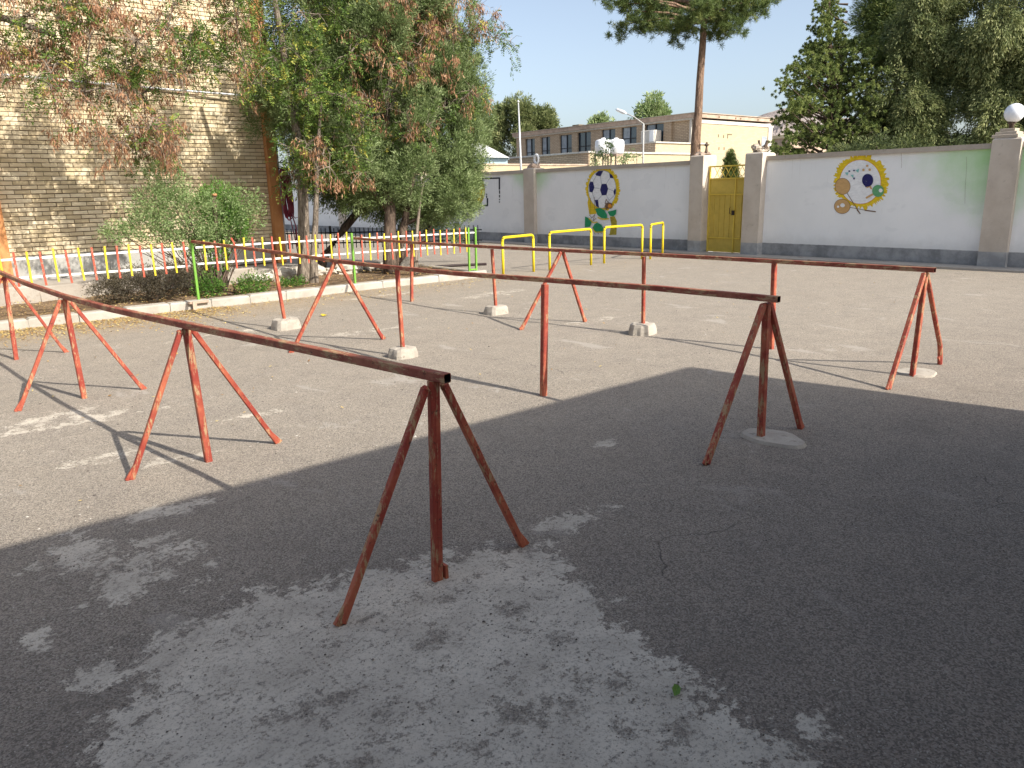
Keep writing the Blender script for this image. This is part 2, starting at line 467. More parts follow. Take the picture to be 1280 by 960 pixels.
# ------------------------------------------------------------------ mesh helpers
class MB:
    def __init__(s):
        s.v, s.f, s.mi = [], [], []

    def add(s, vs, fs, mi=0):
        o = len(s.v)
        s.v += [tuple(p) for p in vs]
        s.f += [tuple(i + o for i in f) for f in fs]
        s.mi += [mi] * len(fs)
        return s

    def box(s, x0, x1, y0, y1, z0, z1, mi=0):
        return s.add([(x0, y0, z0), (x1, y0, z0), (x1, y1, z0), (x0, y1, z0), (x0, y0, z1), (x1, y0, z1), (x1, y1, z1), (x0, y1, z1)],
                     [(3, 2, 1, 0), (4, 5, 6, 7), (0, 1, 5, 4), (1, 2, 6, 5), (2, 3, 7, 6), (3, 0, 4, 7)], mi)

    def rbox(s, x0, x1, y0, y1, z0, z1, c=0.01, jit=0.0, mi=0):
        """box with a chamfer round the top edge"""
        j = lambda: random.uniform(-jit, jit)
        vs = []
        for (k, z) in ((0, z0), (0, z1 - c), (c, z1)):
            for (x, y) in ((x0 + k, y0 + k), (x1 - k, y0 + k), (x1 - k, y1 - k), (x0 + k, y1 - k)):
                vs.append((x + j(), y + j(), z + j()))
        fs = [(3, 2, 1, 0), (8, 9, 10, 11)]
        for r in (0, 4):
            for i in range(4):
                k = (i + 1) % 4
                fs.append((r + i, r + k, r + 4 + k, r + 4 + i))
        return s.add(vs, fs, mi)

    def bar(s, p0, p1, w, h=None, up=(0, 0, 1), ch=0.12, hollow=False, mi=0):
        """square tube with slightly rounded corners"""
        h = h or w
        p0, p1 = Vector(p0), Vector(p1)
        d = (p1 - p0).normalized()
        u = Vector(up)
        if abs(d.dot(u)) > 0.95:
            u = Vector((0, 1, 0))
        a = d.cross(u).normalized()
        b = a.cross(d).normalized()
        c = min(w, h) * ch
        prof = [(w / 2 - c, -h / 2), (w / 2, -h / 2 + c), (w / 2, h / 2 - c), (w / 2 - c, h / 2), (-w / 2 + c, h / 2), (-w / 2, h / 2 - c), (-w / 2, -h / 2 + c), (-w / 2 + c, -h / 2)]
        vs = [p0 + a * x + b * y for x, y in prof] + [p1 + a * x + b * y for x, y in prof]
        fs = [(i, (i + 1) % 8, 8 + (i + 1) % 8, 8 + i) for i in range(8)]
        if not hollow:
            fs += [tuple(range(7, -1, -1)), tuple(range(8, 16))]
            return s.add(vs, fs, mi)
        k = 1 - 0.006 / (min(w, h))*2
        s.add(vs, fs + [tuple(range(8, 16))], mi)
        q = p0 + d * 0.12
        vi = [p0 + a * x * k + b * y * k for x, y in prof] + [q + a * x * k + b * y * k for x, y in prof]
        vo = [p0 + a * x + b * y for x, y in prof]
        s.add(vo + vi[:8], [(i, 8 + i, 8 + (i + 1) % 8, (i + 1) % 8) for i in range(8)], mi)
        return s.add(vi, [(i, 8 + i, 8 + (i + 1) % 8, (i + 1) % 8) for i in range(8)] + [tuple(range(8, 16))], mi + 1)

    def tube(s, pts, rad, n=8, mi=0, cap=True, flatv=1.0):
        pts = [Vector(p) for p in pts]
        if not isinstance(rad, (list, tuple)):
            rad = [rad] * len(pts)
        o = len(s.v)
        vs = []
        ref = Vector((0.31, 0.17, 0.93)).normalized()
        for i, p in enumerate(pts):
            d = (pts[min(i + 1, len(pts) - 1)] - pts[max(i - 1, 0)])
            if d.length < 1e-9:
                d = Vector((0, 0, 1))
            d.normalize()
            if abs(d.dot(ref)) > 0.92:
                rf = Vector((1, 0, 0.2)).normalized()
            else:
                rf = ref
            a = d.cross(rf).normalized()
            b = a.cross(d).normalized()
            for k in range(n):
                t = 2 * PI * k / n
                vs.append(p + (a * math.cos(t) + b * math.sin(t) * flatv) * rad[i])
        fs = []
        for i in range(len(pts) - 1):
            for k in range(n):
                k2 = (k + 1) % n
                fs.append((i * n + k, i * n + k2, (i + 1) * n + k2, (i + 1) * n + k))
        if cap:
            fs.append(tuple(range(n - 1, -1, -1)))
            fs.append(tuple((len(pts) - 1) * n + k for k in range(n)))
        return s.add(vs, fs, mi)

    def lathe(s, c, prof, n=24, mi=0):
        vs, fs = [], []
        for (r, z) in prof:
            for k in range(n):
                t = 2 * PI * k / n
                vs.append((c[0] + r * math.cos(t), c[1] + r * math.sin(t), c[2] + z))
        for i in range(len(prof) - 1):
            for k in range(n):
                k2 = (k + 1) % n
                fs.append((i * n + k, i * n + k2, (i + 1) * n + k2, (i + 1) * n + k))
        fs.append(tuple(range(n - 1, -1, -1)))
        fs.append(tuple((len(prof) - 1) * n + k for k in range(n)))
        return s.add(vs, fs, mi)

    def lump(s, c, rx, ry, rz, seed=0, amp=0.2, nu=14, nv=8, mi=0, zmin=None, freq=1.6):
        vs, fs = [], []
        for j in range(nv + 1):
            ph = PI * j / nv
            for i in range(nu):
                t = 2 * PI * i / nu
                d = Vector((math.sin(ph) * math.cos(t), math.sin(ph) * math.sin(t), math.cos(ph)))
                k = 1 + amp * mnoise.noise(d * freq + Vector((seed * 3.1, seed * 1.7, seed)))
                z = c[2] + d.z * rz * k
                if zmin is not None:
                    z = max(z, zmin)
                vs.append((c[0] + d.x * rx * k, c[1] + d.y * ry * k, z))
        for j in range(nv):
            for i in range(nu):
                i2 = (i + 1) % nu
                fs.append((j * nu + i, (j + 1) * nu + i, (j + 1) * nu + i2, j * nu + i2))
        return s.add(vs, fs, mi)

    def poly(s, pts, mi=0):
        return s.add(pts, [tuple(range(len(pts)))], mi)

    def build(s, name, mats, parent=None, smooth=False, tone=None, kind=None):
        if not isinstance(mats, (list, tuple)):
            mats = [mats]
        off = Vector(parent.matrix_world.translation) if parent is not None else Vector((0, 0, 0))
        if parent is not None:
            off = Vector(parent['_o'])
        me = bpy.data.meshes.new(name)
        me.from_pydata([tuple(Vector(p) - off) for p in s.v], [], s.f)
        for m in mats:
            me.materials.append(m)
        me.polygons.foreach_set('material_index', s.mi)
        if smooth:
            me.polygons.foreach_set('use_smooth', [True] * len(s.f))
        if tone is not None:
            a = me.attributes.new('tone', 'FLOAT', 'POINT')
            t = np.asarray(tone, 'f') if hasattr(tone, '__len__') else np.full(len(s.v), tone, 'f')
            a.data.foreach_set('value', t)
        me.update()
        o = bpy.data.objects.new(name, me)
        COL.objects.link(o)
        if parent is not None:
            o.parent = parent
            o['_o'] = tuple(off)
        else:
            o['_o'] = (0, 0, 0)
        if kind:
            o['kind'] = kind
        return o


def thing(name, label, cat, loc, group=None):
    o = bpy.data.objects.new(name, None)
    o.location = loc
    o.empty_display_size = 0.2
    COL.objects.link(o)
    o['label'] = label
    o['category'] = cat
    if group:
        o['group'] = group
    o['_o'] = tuple(loc)
    return o


def tag(o, label, cat, group=None):
    o['label'] = label
    o['category'] = cat
    if group:
        o['group'] = group
    return o


def quads(name, V, tone, mat, parent=None, kind=None):
    """V: (n,4,3) numpy array of quads, tone: (n,)"""
    nq = len(V)
    off = np.array(parent['_o']) if parent is not None else np.zeros(3)
    me = bpy.data.meshes.new(name)
    me.vertices.add(nq * 4)
    me.vertices.foreach_set('co', (V.reshape(-1, 3) - off).astype('f').ravel())
    me.loops.add(nq * 4)
    me.loops.foreach_set('vertex_index', np.arange(nq * 4, dtype='i'))
    me.polygons.add(nq)
    me.polygons.foreach_set('loop_start', np.arange(0, nq * 4, 4, dtype='i'))
    me.polygons.foreach_set('loop_total', np.full(nq, 4, 'i'))
    a = me.attributes.new('tone', 'FLOAT', 'POINT')
    a.data.foreach_set('value', np.repeat(tone, 4).astype('f'))
    me.materials.append(mat)
    me.update(calc_edges=True)
    o = bpy.data.objects.new(name, me)
    COL.objects.link(o)
    if parent is not None:
        o.parent = parent
    o['_o'] = tuple(off)
    if kind:
        o['kind'] = kind
    return o


def unit(a):
    return a / (np.linalg.norm(a, axis=-1, keepdims=True) + 1e-9)


def leaf_quads(P, D, L, W):
    """diamond leaves: base points P, directions D, length L, width W"""
    nP = len(P)
    D = unit(D)
    R = unit(rng.normal(size=(nP, 3)))
    S = unit(np.cross(D, R))
    Nn = np.cross(S, D)
    L = np.broadcast_to(np.asarray(L, float), (nP,))[:, None]
    W = np.broadcast_to(np.asarray(W, float), (nP,))[:, None]
    m = P + D * L * 0.45
    return np.stack([P, m + S * W * 0.5 + Nn * L * 0.04, P + D * L, m - S * W * 0.5 + Nn * L * 0.04], 1)


# ------------------------------------------------------------------ tree skeleton
class Skel:
    """limbs grown out to a set of target points, thick limbs first"""
    def __init__(s, trunk, sag=0.0, wig=0.12):
        s.n = [Vector(p) for p in trunk]
        s.par = [i - 1 for i in range(len(trunk))]
        s.tr = len(trunk)
        s.wig = wig
        s.sag = sag
        s.tips = []

    def grow(s, targets, first=None):
        root = s.n[0]
        first = s.tr // 2 if first is None else first
        arr = np.array([tuple(p) for p in s.n])
        P = [tuple(p) for p in s.n]
        tg = sorted(targets, key=lambda t: (Vector(t) - s.n[s.tr - 1]).length * 0.6 + (Vector(t) - root).length * 0.4)
        for t in tg:
            tv = np.array(t, float)
            A = np.array(P)
            d = np.linalg.norm(A - tv, axis=1)
            d[:first] += 50
            # prefer joining nodes that lie lower and towards the root
            d = d + np.maximum(0, A[:, 2] - tv[2]) * 0.5
            i = int(np.argmin(d))
            a = np.array(P[i])
            L = np.linalg.norm(tv - a)
            k = max(1, int(L / 0.22))
            prev = i
            for j in range(1, k + 1):
                f = j / k
                q = a + (tv - a) * f
                q = q + rng.normal(size=3) * s.wig * min(L, 0.6) * (0.25 if j == k else 1.0) * 0.42
                q[2] += s.sag * math.sin(PI * f) * L
                P.append(tuple(q))
                s.par.append(prev)
                prev = len(P) - 1
            s.tips.append(prev)
        s.P = P

    def radii(s, rtip, expo=2.3, rtrunk=None):
        n_ = len(s.P)
        acc = [0.0] * n_
        kids = [[] for _ in range(n_)]
        for i in range(n_):
            if s.par[i] >= 0:
                kids[s.par[i]].append(i)
        for i in range(n_ - 1, -1, -1):
            acc[i] = rtip ** expo if not kids[i] else sum(acc[k] for k in kids[i])
        r = [a ** (1 / expo) for a in acc]
        r = [v * 1.25 for v in r]
        if rtrunk:
            for i in range(s.tr):
                f = i / max(1, s.tr - 1)
                r[i] = max(r[i] * 0.9, rtrunk * (1 - 0.72 * f ** 0.9)) * (1.25 if i == 0 else 1.0)
        s.r, s.kids = r, kids
        return r

    def mesh(s, mb, n=6, only=None):
        # follow chains
        done = [False] * len(s.P)
        for i in range(len(s.P)):
            starts = []
            if s.par[i] < 0:
                starts = [[i]]
            ks = sorted(s.kids[i], key=lambda k: -s.r[k])
            for j, k in enumerate(ks):
                if s.par[i] < 0 and j == 0:
                    continue
                if j > 0:
                    starts.append([i, k])
            for st in starts:
                chain = list(st)
                while True:
                    ks2 = sorted(s.kids[chain[-1]], key=lambda k: -s.r[k])
                    if not ks2:
                        break
                    chain.append(ks2[0])
                if len(chain) < 2:
                    continue
                rr = [s.r[c] for c in chain]
                if len(st) == 2:
                    rr[0] = min(rr[0], rr[1] * 1.25)
                nn = n if rr[0] > 0.02 else (5 if rr[0] > 0.008 else 3)
                mb.tube([s.P[c] for c in chain], rr, nn, cap=False)


def twigs(mb, base, k, L, r=0.0025, droop=0.0, tips=None, spread=1.0, d0=None):
    for _ in range(k):
        d = Vector(rng.normal(size=3)) * spread
        if d0 is not None:
            d += Vector(d0)
        d.normalize()
        l = L * random.uniform(0.5, 1.2)
        b = Vector(base)
        m = b + d * l * 0.5 + Vector(rng.normal(size=3)) * l * 0.08
        e = b + d * l + Vector((0, 0, -droop * l)) + Vector(rng.normal(size=3)) * l * 0.1
        mb.tube([b, m, e], [r, r * 0.8, r * 0.5], 3, cap=False)
        if tips is not None:
            tips.append((m, e))


# ================================================================== SETTING
# ground: one sheet, fine near the yard and coarse to the horizon
def inpoly(px, py, poly):
    c = np.zeros(px.shape, bool)
    j = len(poly) - 1
    for i in range(len(poly)):
        xi, yi = poly[i]; xj, yj = poly[j]
        t = ((yi > py) != (yj > py)) & (px < (xj - xi) * (py - yi) / (yj - yi + 1e-12) + xi)
        c ^= t
        j = i
    return c


def sdist(px, py, poly):
    d = np.full(px.shape, 1e9)
    j = len(poly) - 1
    for i in range(len(poly)):
        ax, ay = poly[j]; bx_, by_ = poly[i]
        ex, ey = bx_ - ax, by_ - ay
        t = np.clip(((px - ax) * ex + (py - ay) * ey) / (ex * ex + ey * ey), 0, 1)
        d = np.minimum(d, np.hypot(px - ax - t * ex, py - ay - t * ey))
        j = i
    return np.where(inpoly(px, py, poly), d, -d)


def spaced(a0, a1, s):
    return list(np.arange(a0, a1, s))
gx = [-4000, -1500, -500, -150, -50, -20, -8, -4, -2, -1.2] + spaced(-0.6, 4.2, 0.05) + spaced(4.2, 17, 0.16) + [18, 20, 24, 30, 50, 100, 250, 700, 2000, 4500]
gy = [-4000, -1500, -500, -150, -50, -20, -8, -4, -2, -1] + spaced(-0.4, 6, 0.05) + spaced(6, 13, 0.13) + spaced(13, 34, 0.5) + [36, 40, 60, 120, 300, 900, 2500, 4500]
GX, GY = np.meshgrid(gx, gy)
GZ = np.zeros_like(GX)
near = (np.abs(GX) < 17) & (np.abs(GY) < 34)
for i in range(GX.shape[0]):
    for j in range(GX.shape[1]):
        if near[i, j]:
            GZ[i, j] = 0.010 * mnoise.noise(Vector((GX[i, j] * 0.8, GY[i, j] * 0.8, 0.3))) + 0.0025 * mnoise.noise(Vector((GX[i, j] * 6, GY[i, j] * 6, 0.9)))
cem_poly = [(2.22, 2.42), (1.89, 2.58), (1.48, 2.74), (1.0, 2.92), (0.56, 2.82), (0.18, 2.26), (0.15, 1.1), (0.7, 0.3), (1.6, 0.3), (1.84, 0.86), (1.86, 1.24), (1.95, 1.66), (2.06, 2.1)]
D = np.clip(sdist(GX, GY, cem_poly), -0.6, 0.30) * 1.4
for (cx, cy, rx, ry) in [(0.46, 3.80, 0.16, 0.26), (0.80, 3.52, 0.16, 0.3), (0.57, 3.30, 0.11, 0.16), (0.22, 3.1, 0.07, 0.09), (0.38, 3.26, 0.04, 0.05),
                         (0.98, 4.05, 0.24, 0.10), (0.85, 5.2, 0.25, 0.09), (1.3, 4.9, 0.25, 0.08), (2.42, 2.5, 0.2, 0.1), (0.35, 2.7, 0.08, 0.12),
                         (1.0, 6.3, 0.45, 0.14), (0.5, 6.6, 0.6, 0.16), (2.0, 5.5, 0.22, 0.08), (3.4, 3.2, 0.13, 0.05), (3.0, 9.2, 0.5, 0.15), (4.3, 8.1, 0.5, 0.12), (6.8, 6.6, 0.45, 0.12),
                         (7.6, 9.6, 0.6, 0.2), (6.3, 10.9, 0.6, 0.16), (1.95, 0.95, 0.06, 0.05), (2.04, 1.62, 0.025, 0.03)]:
    e = 1 - np.sqrt(((GX - cx) / rx) ** 2 + ((GY - cy) / ry) ** 2)
    D = np.maximum(D, np.clip(e, -1.5, 0.9 if cy < 4.2 else 0.15) * 0.22)
BARE = np.full(GX.shape, -1.5)
for (cx, cy, rx, ry) in [(0.90, 2.03, 0.14, 0.05), (0.99, 1.88, 0.08, 0.04), (0.78, 2.06, 0.08, 0.06), (1.33, 2.10, 0.10, 0.06), (1.30, 1.57, 0.07, 0.12), (1.42, 1.52, 0.08, 0.07), (1.55, 2.32, 0.08, 0.05), (1.69, 2.07, 0.07, 0.09),
                         (1.56, 1.55, 0.05, 0.05), (0.82, 1.72, 0.06, 0.05), (1.68, 1.79, 0.06, 0.06), (0.53, 2.33, 0.05, 0.05), (1.5, 1.32, 0.05, 0.06), (1.11, 1.53, 0.05, 0.06), (1.2, 2.4, 0.08, 0.03), (1.62, 1.2, 0.09, 0.05)]:
    BARE = np.maximum(BARE, 1 - np.sqrt(((GX - cx) / rx) ** 2 + ((GY - cy) / ry) ** 2))
BARE = np.clip(BARE, -1.5, 0.7)
dustf = np.clip((GY + 0.45 * GX - 1.2) / 4.2, 0, 1)
dustf = 0.10 + 0.90 * dustf
fr = np.clip((GX - 1.6) / 2.0, 0, 1) * np.clip((3.8 - GY) / 2.0, 0, 1)
dustf = dustf * (1 - 0.45 * fr)
dustf = np.clip(dustf, 0.13, 1)
litf = np.clip(1.25 - (11.72 - GY) / 1.3, 0, 1) * (GY < 11.9) * np.clip((9.5 - GX) / 6.0, 0.15, 1)
litf = np.maximum(litf, 0.5 * np.clip(1 - np.abs(GX - 15.6) / 0.5, 0, 1))
nx, ny = len(gx), len(gy)
idx = np.arange(nx * ny).reshape(ny, nx)
q = np.stack([idx[:-1, :-1], idx[:-1, 1:], idx[1:, 1:], idx[1:, :-1]], -1).reshape(-1, 4)
me = bpy.data.meshes.new('ground')
me.vertices.add(nx * ny)
me.vertices.foreach_set('co', np.stack([GX, GY, GZ], -1).astype('f').ravel())
me.loops.add(len(q) * 4)
me.loops.foreach_set('vertex_index', q.ravel().astype('i'))
me.polygons.add(len(q))
me.polygons.foreach_set('loop_start', np.arange(0, len(q) * 4, 4, dtype='i'))
me.polygons.foreach_set('loop_total', np.full(len(q), 4, 'i'))
me.polygons.foreach_set('use_smooth', np.ones(len(q), bool))
for nm, arr in (('bare', BARE), ('cement', D), ('dust', dustf), ('litter', litf)):
    a = me.attributes.new(nm, 'FLOAT', 'POINT')
    a.data.foreach_set('value', arr.astype('f').ravel())
me.materials.append(M['asphalt'])
me.update(calc_edges=True)
ground = bpy.data.objects.new('ground', me)
COL.objects.link(ground)
ground['kind'] = 'structure'

# planter: soil bed and kerb of separate stones
def sheet(name, x0, x1, y0, y1, z, mat, step=0.12, amp=0.03, f=2.0, skirt=0.3):
    xs = np.arange(x0, x1 + step, step); ys = np.arange(y0, y1 + step, step)
    mb = MB()
    for y in ys:
        for x in xs:
            mb.v.append((min(x, x1), min(y, y1), z + amp * mnoise.noise(Vector((x * f, y * f, 5.1)))))
    w = len(xs)
    for j in range(len(ys) - 1):
        for i in range(w - 1):
            mb.f.append((j * w + i, j * w + i + 1, (j + 1) * w + i + 1, (j + 1) * w + i)); mb.mi.append(0)
    return mb.build(name, mat, smooth=True)
soil = sheet('soil', -3.0, 9.05, 11.93, 13.98, 0.085, M['soil'], 0.1, 0.05, 2.2)
soil['kind'] = 'structure'
kerb = bpy.data.objects.new('kerb', None)
kerb.location = (3, 11.83, 0); kerb['_o'] = (3, 11.83, 0); kerb['kind'] = 'structure'
COL.objects.link(kerb)
x = -2.6
i = 0
while x < 9.1:
    L = 0.6 if x > -0.5 else 0.7
    dy = random.uniform(-0.008, 0.008)
    MB().rbox(x + 0.004, min(x + L, 9.15) - 0.004, 11.72 + dy, 11.93 + dy, -0.05, 0.125 + random.uniform(-0.006, 0.006), 0.02, 0.003).build('kerb_stone', M['kerb'], kerb)
    x += L
MB().rbox(9.02, 9.15, 11.94, 13.9, -0.05, 0.115, 0.02).build('kerb_stone', M['kerb'], kerb)
# dark tar strip and hose at the bed's back edge
mb = MB(); mb.tube([(7.2, 14.05, 0.1), (8.0, 14.1, 0.09), (9.0, 14.02, 0.05), (9.9, 13.9, 0.035), (10.6, 13.6, 0.03)], 0.03, 7)
tag(mb.build('hose', M['cable'], smooth=True), 'dark hose lying on the ground at the back edge of the planter', 'hose')

# raised terrace in front of the brick building and its low plastered wall
t = thing('retaining_wall', 'low crumbling pale plastered retaining wall behind the planter bed', 'low wall', (2.5, 14.0, 0))
x = -3.0
while x < 5.2:
    L = 0.7
    MB().rbox(x, x + L - 0.006, 13.98, 14.16, 0.0, 0.34 + random.uniform(-0.012, 0.012), 0.025, 0.01).build('wall_section', M['lowwall'], t)
    x += L
x = 5.22
sd = 1
while x < 8.6:
    r = random.uniform(0.12, 0.24)
    MB().lump((x + r, 13.95 + random.uniform(-0.06, 0.1), 0.12 + r * 0.25), r, 0.15, r * 0.62, sd, 0.55, 12, 8, freq=2.4).build('stone', M['stone'], t)
    x += r * 1.75
    sd += 1
terrace = MB().box(-6, 5.25, 14.165, 15.45, -0.02, 0.315).box(5.252, 6.65, 14.3, 15.45, -0.02, 0.27).build('pavement', M['terrace'])
terrace['kind'] = 'structure'

# ================================================================== BRICK BUILDING, LEFT
B = thing('brick_building', 'cream brick building with orange painted pilasters on the left of the yard', 'building', (2.0, 15.5, 0.3))
WY = 15.5
core = MB().box(-8, 6.62, WY, 25, 0.0, 7.4)
core.build('wall', M['mortar'], B)
# bricks: 240 x 63 mm faces, 74 mm courses, running bond
bw, bh, gap, jx = 0.228, 0.061, 0.013, 0.009
span = [(1.76, 6.435), (-1.2, 1.42)]
nearb, rest = [], []
for (xa, xb) in span:
    row = 0
    z = 0.735
    while z < 5.75:
        off = (0.12 if row % 2 else 0.0)
        x = xa - off
        while x < xb:
            a, b = max(x, xa), min(x + bw, xb)
            if b - a > 0.03:
                item = (a, b, z, z + bh)
                if xa > 0 and z < 1.9 and a > xa + 0.001 and b < xb - 0.001 and abs(b - a - bw) < 1e-6:
                    nearb.append(item)
                else:
                    rest.append(item)
            x += bw + jx
        z += bh + gap
        row += 1
nearb = nearb[:300]
extra = set()
protos = []
for k in range(9):
    j = [random.uniform(-0.0025, 0.0025) for _ in range(8)]
    mb = MB()
    c = 0.004
    f0 = [(0 + j[0], -0.012, 0 + j[1]), (bw + j[2], -0.012, 0 + j[3]), (bw + j[4], -0.012, bh + j[5]), (0 + j[6], -0.012, bh + j[7])]
    back = [(0, 0.03, 0), (bw, 0.03, 0), (bw, 0.03, bh), (0, 0.03, bh)]
    f1 = [(c, -0.018, c), (bw - c, -0.018, c), (bw - c, -0.018, bh - c), (c, -0.018, bh - c)]
    mb.add(back + f0 + f1, [(8, 9, 10, 11), (4, 5, 9, 8), (5, 6, 10, 9), (6, 7, 11, 10), (7, 4, 8, 11), (0, 1, 5, 4), (1, 2, 6, 5), (2, 3, 7, 6), (3, 0, 4, 7)])
    o = mb.build('brick', M['brick'], None, tone=(k + 0.5) / 9)
    protos.append(o.data)
    bpy.data.objects.remove(o)
for (a, b, z0, z1) in nearb:
    o = bpy.data.objects.new('brick', random.choice(protos))
    COL.objects.link(o)
    o.parent = B
    o.location = (a - 2.0, 0 + random.uniform(-0.002, 0.002), z0 - 0.3)
mb = MB(); tones = []
for (a, b, z0, z1) in rest + nearb[300:]:
    y = WY - 0.015 + random.uniform(-0.004, 0.003)
    j = lambda: random.uniform(-0.0025, 0.0025)
    c = 0.004
    f0 = [(a + j(), y, z0 + j()), (b + j(), y, z0 + j()), (b + j(), y, z1 + j()), (a + j(), y, z1 + j())]
    bk = [(a, WY + 0.02, z0), (b, WY + 0.02, z0), (b, WY + 0.02, z1), (a, WY + 0.02, z1)]
    mb.add(f0 + bk, [(0, 1, 2, 3), (4, 5, 1, 0), (5, 6, 2, 1), (6, 7, 3, 2), (7, 4, 0, 3)])
    tones += [random.random()] * 8
mb.build('brickwork', M['brick'], B, tone=tones, kind='stuff')
MB().box(-6, 6.4, WY - 0.05, WY + 0.01, 0.30, 0.70).box(-6, 6.4, WY - 0.062, WY - 0.05, 0.69, 0.728).build('plinth', M['plinth'], B)
for (xa, xb) in ((6.44, 6.63), (1.43, 1.75)):
    MB().box(xa, xb, WY - 0.16, WY + 0.2, 0.28, 7.38).build('pilaster', M['pilaster'], B)
mb = MB(); mb.box(6.632, 6.675, WY - 0.13, WY + 0.1, 0.3, 7.0)
mb.build('downpipe', M['greypaint'], B)
mb = MB(); mb.tube([(-2, WY - 0.05, 3.66), (1.3, WY - 0.19, 3.66), (1.9, WY - 0.19, 3.66), (2.4, WY - 0.06, 3.655), (4.5, WY - 0.055, 3.60), (6.2, WY - 0.19, 3.55), (6.95, WY - 0.19, 3.55)], 0.022, 8)
mb.build('conduit', M['steel'], B, smooth=True)

# hose coil on the corner
t = thing('garden_hose', 'maroon hose coiled and hung on the corner of the brick building', 'hose', (6.84, 15.45, 1.3))
mb = MB()
for k in range(14):
    pts = []
    rx = random.uniform(0.03, 0.10); rz = random.uniform(0.40, 0.52)
    for a in range(25):
        th = 2 * PI * a / 24
        pts.append((6.655 + 0.012 * k + rx * math.sin(th) + 0.012 * math.sin(3 * th + k), 15.18 + 0.008 * k + 0.02 * math.cos(2 * th), 1.72 - 0.03 * (k % 3) + rz * math.cos(th)))
    mb.tube(pts, 0.014, 6)
mb.build('coil', M['maroon'], t, smooth=True)
MB().tube([(6.64, 15.38, 2.18), (6.70, 15.20, 2.20), (6.71, 15.18, 2.26)], 0.012, 6).build('hook', M['cable'], t)
mb = MB()
mb.tube([(6.78, 15.22, 1.28), (6.85, 15.22, 1.0), (6.84, 15.22, 0.65), (6.90, 15.2, 0.45), (7.0, 15.15, 0.29)], 0.013, 6)
mb.tube([(6.76, 15.24, 1.30), (6.85, 15.22, 1.18), (6.98, 15.22, 1.22), (7.02, 15.24, 1.5)], 0.010, 5)
mb.tube([(6.74, 15.24, 1.25), (6.80, 15.22, 0.8), (6.84, 15.22, 0.45)], 0.011, 5)
mb.build('hose_end', M['maroon'], t, smooth=True)

# ================================================================== BOUNDARY WALLS
WX = 16.0
def boundary(name, label, y0, y1, mat, loc, drop=0.0):
    t = thing(name, label, 'wall', loc)
    MB().box(WX, WX + 0.24, y0, y1, -0.1, 2.16).build('panel', mat, t)
    mb = MB()
    ys = np.arange(y0, y1 + 0.01, (y1 - y0) / 24)
    vs = []
    for y in ys:
        w = 0.012 * mnoise.noise(Vector((y, 1.3, 0)))
        vs += [(WX - 0.045 + w, y, 2.155), (WX + 0.285, y, 2.155), (WX + 0.27, y, 2.255 + w), (WX - 0.03 + w, y, 2.255 + w)]
    fs = []
    for i in range(len(ys) - 1):
        for k in range(4):
            k2 = (k + 1) % 4
            fs.append((i * 4 + k, i * 4 + k2, i * 4 + 4 + k2, i * 4 + 4 + k))
    fs += [(3, 2, 1, 0), tuple(len(vs) - 4 + k for k in range(4))]
    mb.add(vs, fs)
    mb.build('coping', M['cap'], t)
    return t
wa = boundary('boundary_wall', 'pale painted wall with the football mural, left of the yellow gate', 11.75, 46.0, M['wall_a'], (16.0, 17, 0))
wb = boundary('boundary_wall', 'pale painted wall with the racket mural, right of the yellow gate', -8.0, 10.2, M['wall_b'], (16.0, 6, 0))
def pillar(t, y0, y1, z1, cap=True, x0=-0.13):
    MB().rbox(WX + x0, WX + 0.34, y0, y1, -0.1, z1, 0.03, 0.006).build('pillar', M['pillar'], t)
pillar(wa, 17.88, 18.36, 2.30)
pillar(wa, 24.1, 24.6, 2.30)
pillar(wa, 30.3, 30.8, 2.30)
pillar(wa, 11.58, 11.97, 2.36, x0=-0.2)
pillar(wb, 9.97, 10.42, 2.34, x0=-0.2)
pillar(wb, 4.88, 5.34, 2.33)
pillar(wb, -0.6, -0.1, 2.33)
# thin pavement strip along the wall foot
strip = MB()
strip.box(WX - 0.62, WX - 0.002, -8, 46, -0.05, 0.035)
o = strip.build('footpath', M['terrace']); o['kind'] = 'structure'

# murals ------------------------------------------------------------
def mural(t, name, sx, ox, sy, oy, items, mats, label=None):
    mb = MB()
    lay = [0]
    for it in items:
        kind, mi = it[0], it[1]
        lv = it[-1] if isinstance(it[-1], float) else 1.0
        X = WX - 0.0015 - 0.0009 * lay[0]
        lay[0] += 1
        if kind == 'poly':
            pts = it[2]
        elif kind == 'ell':
            cx, cy, rx, ry = it[2]
            pts = [(cx + rx * math.cos(a), cy + ry * math.sin(a)) for a in np.linspace(0, 2 * PI, 33)[:-1]]
        elif kind == 'jag':
            cx, cy, rx, ry, am = it[2]
            pts = []
            for a in np.linspace(0, 2 * PI, 181)[:-1]:
                k = 1 - am * random.random() ** 1.5
                pts.append((cx + rx * k * math.cos(a), cy + ry * k * math.sin(a)))
        elif kind == 'line':
            w = it[3]
            for (a, b) in zip(it[2][:-1], it[2][1:]):
                d = np.array(b, float) - np.array(a, float)
                L = np.linalg.norm(d); d /= L
                nn = np.array([-d[1], d[0]]) * w / 2
                a2 = np.array(a) - d * w * 0.3; b2 = np.array(b) + d * w * 0.3
                pl = [a2 + nn, b2 + nn, b2 - nn, a2 - nn]
                mb.poly([(X,) + onx(ox + p[0] / sx, oy + p[1] / sy, WX) for p in pl], mi)
                X -= 0.0002
            continue
        mb.poly([(X,) + onx(ox + p[0] / sx, oy + p[1] / sy, WX) for p in pts], mi)
    return mb.build(name, mats, t)

